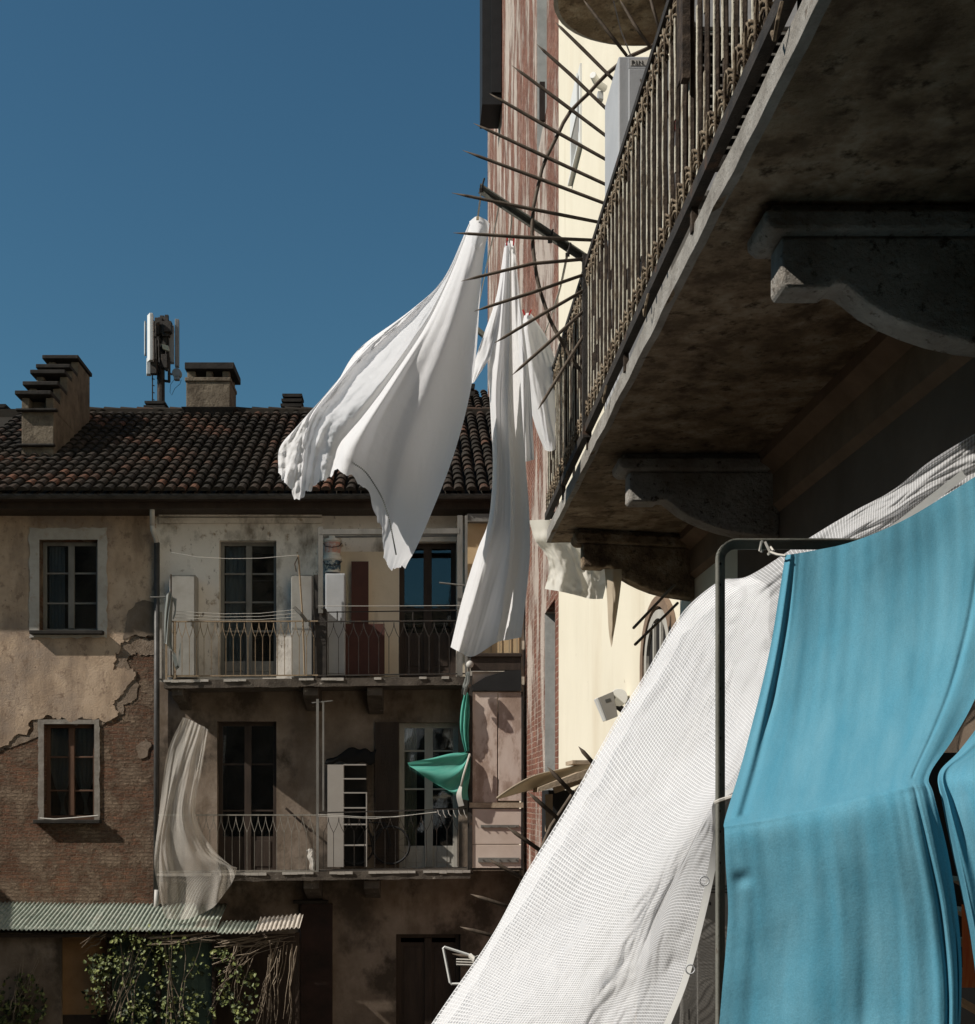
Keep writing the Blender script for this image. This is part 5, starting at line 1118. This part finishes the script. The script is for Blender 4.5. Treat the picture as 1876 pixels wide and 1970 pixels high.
seccam(1150, 158, 'small white bullet camera high on the cream wall beside the grey locker', 1, [
 ('housing', m_white_plastic, lambda m, o, k: m.tube([o+Vector((-12*k, -.1, 3*k)), o+Vector((2*k, .05, 2*k)), o+Vector((18*k, .1, -2*k))], [.035, .04, .035], 10)),
 ('bracket', m_grey_metal, lambda m, o, k: q2(o+Vector((0, .1, 0)), k, [(3, 6), (14, 5), (14, 22), (4, 20)], .06)),
])
# two rods leaning out from the cream wall
for u0, v0, u1, v1, lb in ((1219, 1208, 1278, 1146, 'upper of two thin wooden rods sticking out before the cream wall'), (1222, 1240, 1284, 1180, 'lower of two thin wooden rods sticking out before the cream wall')):
    tag(MB().tube([P(u0, v0, 7.9), P(u1, v1, 8.4), P(u1+20, v1-20, 8.5)], .010, 6).build('rod', m_batten), lb, 'rod', 'rods before the cream wall')
# milky plastic sheet and beige cloth under the balcony end
m = MB().loft([[(1018, 1001, 9.7), (1030, 1040, 9.7), (1052, 1070, 9.75), (1056, 1100, 9.75), (1048, 1133, 9.75)], [(1055, 1000, 9.6), (1060, 1040, 9.6), (1078, 1075, 9.6), (1082, 1110, 9.6), (1078, 1138, 9.6)], [(1090, 1010, 9.65), (1100, 1050, 9.65), (1110, 1080, 9.7), (1115, 1120, 9.7), (1112, 1146, 9.7)], [(1120, 1030, 9.6), (1130, 1060, 9.6), (1138, 1090, 9.65), (1140, 1120, 9.65), (1136, 1152, 9.65)], [(1150, 1040, 9.7), (1160, 1070, 9.7), (1170, 1095, 9.75), (1166, 1125, 9.75), (1160, 1152, 9.75)]], 50, 40, wr(.05, 8, 5, 61))
tag(m.build('plastic_sheet', m_plastic_sheet, smooth=True), 'milky plastic sheet with eyelet stretched below the balcony end', 'plastic sheet')
tag(MB().loft([[(1163, 1095, 9.1), (1168, 1150, 9.1), (1171, 1210, 9.1), (1176, 1246, 9.1)], [(1180, 1095, 9.0), (1182, 1150, 9.0), (1180, 1200, 9.0), (1178, 1240, 9.05)], [(1198, 1095, 9.1), (1193, 1140, 9.1), (1186, 1190, 9.1), (1180, 1225, 9.1)]], 16, 30, wr(.02, 6, 4, 71)).build('beige_cloth', m_beigecloth, smooth=True), 'limp beige cloth hanging to a point below the third bracket', 'cloth')

# ------------------------------------------------------------------ lower spikes and torn awning behind the tarpaulin
lf = thing('spike_guard', 'second fan of iron spikes poking out behind the white tarpaulin', 'guard', P(1000, 1700, 6.9))
for k, (t_, r_) in enumerate((((975, 1591), (1045, 1640)), ((939, 1652), (1020, 1698)), ((905, 1720), (1000, 1752)), ((885, 1783), (990, 1812)), ((1016, 1524), (1070, 1572)), ((1053, 1475), (1100, 1525)), ((1113, 1436), (1150, 1478)), ((870, 1835), (960, 1852)))):
    tip, root = Vector((*t_, 0)), Vector((*r_, 0)); a = tip.lerp(root, .25)
    MB().tube([P(tip.x, tip.y, 6.9), P(a.x, a.y, 6.9), P(root.x, root.y, 6.9)], [.001, .012, .013], 6).build('spike', m_spike, lf, smooth=True)
MB().tube([P(1150, 1480, 6.92), P(1100, 1530, 6.92), P(1060, 1590, 6.92), P(1030, 1660, 6.92), P(1010, 1740, 6.92), P(1005, 1820, 6.92)], .012, 6).build('hoop', m_spike, lf, smooth=True)
aw_ = thing('broken_awning', 'tattered weathered wooden awning jutting from the wall above the tarpaulin edge', 'awning', P(1080, 1540, 8.5))
m = MB().loft([[(956, 1535, 8.3), (990, 1512, 8.4), (1030, 1492, 8.6), (1090, 1478, 8.8), (1150, 1462, 9)], [(958, 1536, 8.4), (1000, 1520, 8.6), (1045, 1506, 8.9), (1100, 1492, 9.1), (1150, 1482, 9.3)], [(980, 1530, 8.6), (1020, 1519, 8.9), (1060, 1512, 9.1), (1110, 1500, 9.3), (1150, 1494, 9.4)]], 10, 20)
m.build('cover', m_beigecloth, aw_, smooth=True, solid=.012)
m = MB(); m.prism([P(1034, 1524, 8.5), P(1036, 1515, 8.5), P(1130, 1480, 8.5), P(1140, 1490, 8.5), P(1110, 1502, 8.5)], (0, .35, 0)); m.bar(P(1056, 1528, 8.7), P(1056, 1600, 8.7), .05); m.bar(P(1066, 1520, 8.9), P(1120, 1500, 8.9), .09, .05); m.build('boards', m_batten, aw_)
MB().box(px(1056, 9), px(1120, 9), 9.0, 9.5, pz(1640, 9), pz(1520, 9)).build('dark_box', m_black, aw_)
m = MB(); m.box(px(1082, 9.2), px(1115, 9.2), 8.6, 9.0, pz(1462, 9.2)-.05, pz(1455, 9.2)-.05); m.build('crate_edge', m_batten, aw_)
dr = thing('drying_rack', 'white wire drying rack poking out past the tarpaulin edge near the bottom', 'drying rack', P(880, 1880, 6.5))
Y = 6.5
MB().tube([P(930, 1850, Y), P(905, 1838, Y), P(855, 1822, Y), P(853, 1824, Y), P(866, 1890, Y), P(869, 1893, Y), P(920, 1893, Y)], .008, 6).build('frame', m_white_plastic, dr)
m = MB()
for k in range(3): m.tube([P(878, 1846+k*5, Y), P(930, 1848+k*5, Y)], .006, 5)
m.tube([P(905, 1838, Y), P(912, 1846, Y-.03), P(918, 1842, Y), P(924, 1850, Y-.02)], .015, 5); m.build('wires', m_cord, dr)

# ------------------------------------------------------------------ the big white tarpaulin
def tfn(q, a, b):
    q = Vector(q); q.z += .05*n3((a*5, b*6, 0), 1, 81)+.05*(.5-abs(n3((a*6+b*5, b*8-a*3, 3), 1, 82)))+.03*(.5-abs(n3((a*16-b*9, b*20+a*6, 8), 1, 84))); q.x += 5*n3((b*9, a*2, 7), 1, 83)*(1-a); return q
tp = thing('tarpaulin', 'big white net reinforced tarpaulin billowing down across the lower right', 'tarpaulin', P(1200, 1970, 5.2))
tarp = [
 [(1900, 818, 4.18), (1800, 880, 4.22), (1720, 942, 4.30), (1640, 985, 4.42), (1540, 1045, 4.7), (1440, 1108, 5.15), (1388, 1116, 5.25), (1340, 1150, 5.35), (1298, 1200, 5.45), (1240, 1300, 5.6), (1180, 1395, 5.7), (1100, 1540, 5.8), (1012, 1680, 5.85), (950, 1790, 5.85), (897, 1872, 5.8), (815, 1995, 5.7)],
 [(1900, 860, 4.17), (1800, 918, 4.20), (1720, 975, 4.27), (1640, 1020, 4.37), (1560, 1080, 4.55), (1480, 1135, 4.9), (1440, 1180, 5.0), (1400, 1230, 5.1), (1370, 1280, 5.15), (1310, 1390, 5.25), (1250, 1490, 5.3), (1180, 1610, 5.35), (1110, 1740, 5.35), (1050, 1840, 5.3), (1000, 1915, 5.25), (940, 1995, 5.2)],
 [(1900, 905, 4.16), (1800, 958, 4.19), (1720, 1010, 4.25), (1640, 1052, 4.32), (1570, 1100, 4.48), (1510, 1160, 4.72), (1480, 1220, 4.78), (1455, 1280, 4.85), (1430, 1340, 4.88), (1380, 1450, 4.92), (1320, 1550, 4.95), (1260, 1650, 4.98), (1200, 1760, 5.0), (1150, 1850, 4.98), (1110, 1920, 4.95), (1065, 1995, 4.92)],
 [(1900, 950, 4.16), (1800, 1000, 4.19), (1720, 1045, 4.24), (1650, 1085, 4.32), (1590, 1125, 4.58), (1545, 1180, 4.6), (1515, 1245, 4.62), (1490, 1310, 4.62), (1465, 1380, 4.6), (1420, 1480, 4.55), (1370, 1550, 4.58), (1320, 1640, 4.72), (1260, 1750, 4.85), (1220, 1840, 4.86), (1185, 1910, 4.84), (1145, 1995, 4.8)],
 [(1900, 985, 4.16), (1800, 1030, 4.19), (1730, 1070, 4.24), (1665, 1110, 4.32), (1610, 1150, 4.52), (1575, 1205, 4.52), (1545, 1270, 4.5), (1515, 1340, 4.48), (1482, 1415, 4.44), (1430, 1500, 4.36), (1378, 1548, 4.30), (1345, 1605, 4.50), (1305, 1700, 4.68), (1275, 1800, 4.72), (1250, 1890, 4.70), (1205, 1995, 4.66)],
 [(1900, 1010, 4.17), (1805, 1050, 4.2), (1740, 1090, 4.25), (1680, 1130, 4.34), (1630, 1175, 4.5), (1600, 1230, 4.48), (1570, 1300, 4.44), (1535, 1370, 4.4), (1490, 1440, 4.36), (1440, 1512, 4.3), (1388, 1545, 4.24), (1385, 1610, 4.36), (1368, 1700, 4.44), (1342, 1810, 4.48), (1318, 1895, 4.48), (1278, 1995, 4.46)]]
def sweep(f): return f
MB().loft(tarp, 130, 210, tfn).build('netting', m_tarp, tp, smooth=True)
inner = []
for k, f in enumerate(tarp[:4]):
    g_ = [(u+(4 if k == 0 else 0)+(max(0, v-1740)*.27 if k == 3 else 0), v+(2 if k == 0 else 0), y+.10) for u, v, y in f[5 if k < 2 else 6:]]
    inner.append(g_)
MB().loft(inner, 70, 120, tfn).build('inner_netting', m_tarp2, tp, smooth=True)
hb = [[(1500, 1435, 4.30), (1440, 1508, 4.26), (1388, 1540, 4.20), (1388, 1605, 4.32), (1371, 1700, 4.42), (1345, 1810, 4.45), (1321, 1895, 4.45), (1281, 1995, 4.43)], [(1490, 1430, 4.31), (1432, 1500, 4.27), (1374, 1540, 4.21), (1372, 1605, 4.33), (1357, 1700, 4.43), (1332, 1810, 4.46), (1308, 1895, 4.46), (1266, 1995, 4.44)]]
MB().loft(hb, 8, 80).build('hem', m_hem, tp, smooth=True)
hb = [[(1850, 905, 4.14), (1770, 968, 4.16), (1690, 1030, 4.22)], [(1860, 918, 4.14), (1780, 980, 4.16), (1700, 1042, 4.22)]]
MB().loft(hb, 4, 20).build('hem', m_hem, tp, smooth=True)
for u, v, Y in ((1355, 1695, 4.40), (1328, 1865, 4.44)):
    c_ = P(u, v, Y); MB().tube([c_+Vector((.017*math.cos(a), 0, .017*math.sin(a))) for a in [2*math.pi*k/16 for k in range(16)]], .003, 5, closed=True).build('eyelet', m_grey_metal, tp)

# ------------------------------------------------------------------ iron frame, blue cloths, lower balcony with lockers
fr = thing('iron_frame', 'olive painted angle iron frame with rounded corner between tarpaulin and blue cloth', 'frame', P(1386, 1990, 4.06))
FY2 = 4.06; zt_ = pz(1048, FY2); xp = px(1386, FY2)
def angle(pts, w=.032):
    mb = MB()
    ctr = [Vector(p) for p in pts]
    mb.tube  # flat L section swept along the path
    m_ = len(ctr); 
    for k in range(m_-1):
        a, b = ctr[k], ctr[k+1]; t = (b-a).normalized(); x = Vector((0, 1, 0)).cross(t).normalized()
        e = t*.0006
        mb.prism([a-x*w/2-e, a+x*w/2-e, a+x*w/2-e+Vector((0, .004, 0)), a-x*w/2-e+Vector((0, .004, 0))], b-a+2*e)
        mb.prism([a-x*w/2-e+Vector((0, -.028, 0)), a-x*w/2-e-Vector((0, .001, 0)), a-x*(w/2-.005)-e-Vector((0, .001, 0)), a-x*(w/2-.005)-e+Vector((0, -.028, 0))], b-a+2*e)
    return mb
cr_ = .05
path = [Vector((xp, FY2, .6)), Vector((xp, FY2, zt_-cr_))]+[Vector((xp+cr_-cr_*math.cos(a), FY2, zt_-cr_+cr_*math.sin(a))) for a in [math.pi/2*k/8 for k in range(1, 9)]]+[Vector((WX-.01, FY2, zt_))]
angle(path).build('angle_bar', m_frame, fr)
m = MB()
for v in (1085, 1125, 1190, 1235, 1325, 1420, 1490, 1560, 1600, 1660): m.tube([P(1385+random.uniform(-2, 2), v, FY2-.001), P(1385, v, FY2-.006)], .005, 6)
m.build('rivets', m_iron, fr)
tag(MB().tube([P(1376, 1544, 4.02), P(1384, 1540, 4.0), P(1396, 1536, 4.0), P(1414, 1530, 3.95)], .006, 5).build('tie', m_cord), 'white tie knotting the tarpaulin hem to the iron post', 'tie')
m = MB(); m.tube([P(1462, 1060, 4.02), P(1465, 1042, 4.0), P(1468, 1042, 4.08), P(1466, 1062, 4.1)], .005, 5); m.tube([P(1472, 1042, 4.0), P(1482, 1062, 4.0), P(1496, 1067, 3.98), P(1512, 1069, 3.96)], .005, 5); m.tube([P(1475, 1041, 4.08), P(1488, 1060, 4.02), P(1478, 1066, 4.0)], .005, 5)
tag(m.build('tie', m_cord), 'white string tying the blue cloth to the top bar of the iron frame', 'tie')
def bfold(q, a, b):
    q = Vector(q)
    if b < .5:
        q.z += .018*math.exp(-((a-.075)/.018)**2)*min(1, b*8)-.012*math.exp(-((a-.045)/.02)**2)
        q.z += .012*math.exp(-((a-(.90-.22*b))/.013)**2)*min(1, b*5)
    else:
        k = min(1, (b-.5)*4)
        q.z += .012*math.exp(-((a-.06)/.03)**2)*math.exp(-((b-.70)/.012)**2)+k*(.016*math.exp(-((a-.80)/.014)**2)-.006*math.exp(-((a-.86)/.04)**2)+.010*math.exp(-((a-.935)/.012)**2)*max(0, math.sin(b*16)))
        q.z += k*.005*math.sin(a*20+2*math.sin(b*6))*.5+k*.006*n3((a*16, b*4, 0), 1, 92)
    q.z += .0035*n3((a*22, b*3, 0), 1, 91)+.014*n3((a*5, b*5, 2), 1, 93)
    return q
bx = lambda L_: L_
Yb = 3.05
prof_ = [(4.08, 4.02), (4.0, 3.985), (3.86, 3.94), (3.72, 3.88), (3.56, 3.79), (3.40, 3.68), (3.22, 3.42), (3.07, 3.07), (0, 0)]
def flare(y):
    for (a0, b0), (a1, b1_) in zip(prof_, prof_[1:]):
        if y >= a1: return b1_+(b0-b1_)*(y-a1)/(a0-a1)
    return y
def by(u, y, v): return flare(y)-.00055*max(0, u-1395)*min(1, max(0, (v-1100)/350))-(.05*max(0, min(1, (v-1545)/450)))
blue = [
 [(1511, 1068, 4.02), (1498, 1150, 3.86), (1485, 1230, 3.72), (1468, 1310, 3.56), (1448, 1390, 3.40), (1424, 1480, 3.22), (1395, 1575, Yb+.02), (1394, 1600, Yb-.03), (1396, 1660, Yb-.03), (1401, 1750, Yb-.01), (1396, 1830, Yb), (1389, 1910, Yb), (1382, 1995, Yb)],
 [(1560, 1060, 4.02), (1556, 1145, 3.86), (1548, 1230, 3.72), (1538, 1310, 3.56), (1525, 1390, 3.40), (1508, 1475, 3.22), (1488, 1560, Yb+.02), (1490, 1585, Yb-.04), (1498, 1650, Yb-.04), (1506, 1740, Yb-.02), (1506, 1830, Yb), (1502, 1910, Yb), (1498, 1995, Yb)],
 [(1640, 1042, 4.02), (1640, 1130, 3.86), (1638, 1215, 3.72), (1632, 1295, 3.56), (1624, 1375, 3.40), (1612, 1455, 3.22), (1600, 1535, Yb+.02), (1604, 1560, Yb-.05), (1614, 1640, Yb-.05), (1624, 1735, Yb-.03), (1628, 1825, Yb-.01), (1628, 1910, Yb), (1626, 1995, Yb)],
 [(1740, 1000, 4.03), (1744, 1100, 3.86), (1744, 1190, 3.72), (1740, 1275, 3.56), (1730, 1355, 3.40), (1716, 1435, 3.22), (1698, 1512, Yb+.02), (1702, 1540, Yb-.05), (1716, 1630, Yb-.05), (1730, 1730, Yb-.03), (1738, 1820, Yb-.01), (1742, 1910, Yb), (1742, 1995, Yb)],
 [(1840, 940, 4.04), (1848, 1050, 3.86), (1846, 1150, 3.72), (1836, 1240, 3.56), (1818, 1330, 3.40), (1790, 1415, 3.22), (1758, 1497, Yb+.02), (1763, 1528, Yb-.04), (1784, 1625, Yb-.04), (1806, 1730, Yb-.02), (1818, 1825, Yb), (1824, 1910, Yb), (1824, 1995, Yb)],
 [(1925, 885, 4.06), (1940, 1000, 3.86), (1935, 1110, 3.72), (1915, 1225, 3.56), (1880, 1335, 3.40), (1835, 1420, 3.24), (1789, 1490, Yb+.04), (1797, 1530, Yb-.02), (1824, 1640, Yb), (1842, 1750, Yb+.02), (1850, 1840, Yb+.03), (1850, 1915, Yb+.03), (1847, 1995, Yb+.03)]]
b_ = thing('blue_cloth', 'large blue cloth hung from the iron frame, left of the dark slit', 'cloth', P(1600, 1990, 3.2), 'blue awning cloths')
blue = [[(u, v, by(u, y, v)) for u, v, y in f] for f in blue]
MB().loft(blue, 170, 200, bfold).build('fabric', m_blue, b_, smooth=True)
b_ = thing('blue_cloth', 'second blue cloth at the right edge, beyond the dark slit', 'cloth', P(1880, 1990, 3.2), 'blue awning cloths')
MB().loft([[(u, v, by(min(u, 1880), y, v)) for u, v, y in f] for f in [
 [(1950, 1290, 3.45), (1890, 1385, 3.32), (1845, 1445, 3.2), (1806, 1489, Yb+.05), (1813, 1545, Yb), (1830, 1630, Yb), (1850, 1720, Yb+.02), (1868, 1810, Yb+.03), (1880, 1900, Yb+.03), (1886, 1995, Yb+.03)],
 [(1985, 1290, 3.42), (1920, 1390, 3.28), (1870, 1445, 3.16), (1826, 1486, Yb), (1838, 1545, Yb-.06), (1860, 1630, Yb-.06), (1880, 1720, Yb-.04), (1896, 1810, Yb-.02), (1906, 1900, Yb), (1910, 1995, Yb)],
 [(2060, 1270, 3.42), (2000, 1370, 3.28), (1960, 1430, 3.16), (1920, 1468, Yb), (1925, 1520, Yb-.06), (1940, 1620, Yb-.06), (1955, 1720, Yb-.04), (1965, 1810, Yb-.02), (1970, 1900, Yb), (1972, 1995, Yb)],
 [(2160, 1240, 3.42), (2100, 1350, 3.28), (2070, 1410, 3.16), (2040, 1445, Yb), (2040, 1500, Yb-.06), (2045, 1620, Yb-.06), (2050, 1720, Yb-.04), (2055, 1810, Yb-.02), (2058, 1900, Yb), (2060, 1995, Yb)]]], 70, 120, lambda q, a, b: Vector((q.x, q.y, q.z+.02*math.sin(a*18+b*3)+.012*n3((a*12, b*4, 0), 1, 95)))).build('fabric', m_blue, b_, smooth=True)
# lower near balcony: floor, railing rods under the bend, lockers
lb = thing('balcony', 'lower balcony hidden behind the tarpaulin and blue cloth at bottom right', 'balcony', (1.4, 4, CZ-1.75))
m = MB(); m.box(EX, WX-.003, -1, 9.3, CZ-1.75, CZ-1.6); m.build('floor_slab', m_stone_soffit, lb)
m = MB(); m.bar(P(1398, 1600, Yb+.06), P(1740, 1532, Yb-.10), .03); m.build('handrail', m_iron, lb)
lk2 = thing('locker', 'dark grey metal locker with vent slots behind the iron post', 'locker', (1.25, 4.6, CZ-1.6))
Y = 5.0; xa, xb = px(1312, Y), px(1312, Y)+.75; zt2 = CZ-.20
MB().box(xa, xb, Y, Y+.45, CZ-1.598, zt2).build('body', m_darkgrey_metal, lk2, bevel=.006)
dx0 = px(1340, Y)
dr_ = MB().box(dx0, xb-.02, Y-.014, Y-.001, CZ-1.55, zt2-.02).build('door', m_darkgrey_metal, lk2, bevel=.004)
m = MB()
for k in range(3): m.box(px(1356, Y), px(1420, Y), Y-.018, Y-.0141, pz(1717-k*6, Y), pz(1715.2-k*6, Y))
m.box(px(1363, Y), px(1366, Y), Y-.018, Y-.0141, pz(1741, Y), pz(1735, Y)); m.box(px(1323, Y), px(1325, Y), Y-.018, Y-.0141, pz(1960, Y), pz(1940, Y)); m.build('vent_slot', m_black, lk2)
lk3 = thing('locker', 'second dark locker, mostly hidden by the white tarpaulin', 'locker', (1.2, 5.3, CZ-1.6))
MB().box(px(1258, 5.65), px(1258, 5.65)+.8, 5.65, 6.1, CZ-1.598, CZ+.05).build('body', m_darkgrey_metal, lk3, bevel=.006)
MB().box(px(1258, 5.65)+.03, px(1258, 5.65)+.77, 5.635, 5.649, CZ-1.55, CZ+.02).build('door', m_darkgrey_metal, lk3, bevel=.004)
# things seen in the dark slit at the right edge
tag(MB().loft([[(1850, 1740, 3.4), (1852, 1860, 3.4), (1850, 1900, 3.4)], [(1890, 1740, 3.5), (1892, 1860, 3.5), (1890, 1900, 3.5)]], 8, 10).build('striped_rug', m_stripe, smooth=True), 'dark red striped rug glimpsed in the slit between the blue cloths', 'rug')
m = MB()
for k in range(5): m.bar(P(1840, 1690+k*58, 3.55), P(1910, 1730+k*58, 3.6), .04, .015)
tag(m.build('wooden_slats', m_batten), 'pale wooden slats glimpsed in the slit between the blue cloths', 'slats')
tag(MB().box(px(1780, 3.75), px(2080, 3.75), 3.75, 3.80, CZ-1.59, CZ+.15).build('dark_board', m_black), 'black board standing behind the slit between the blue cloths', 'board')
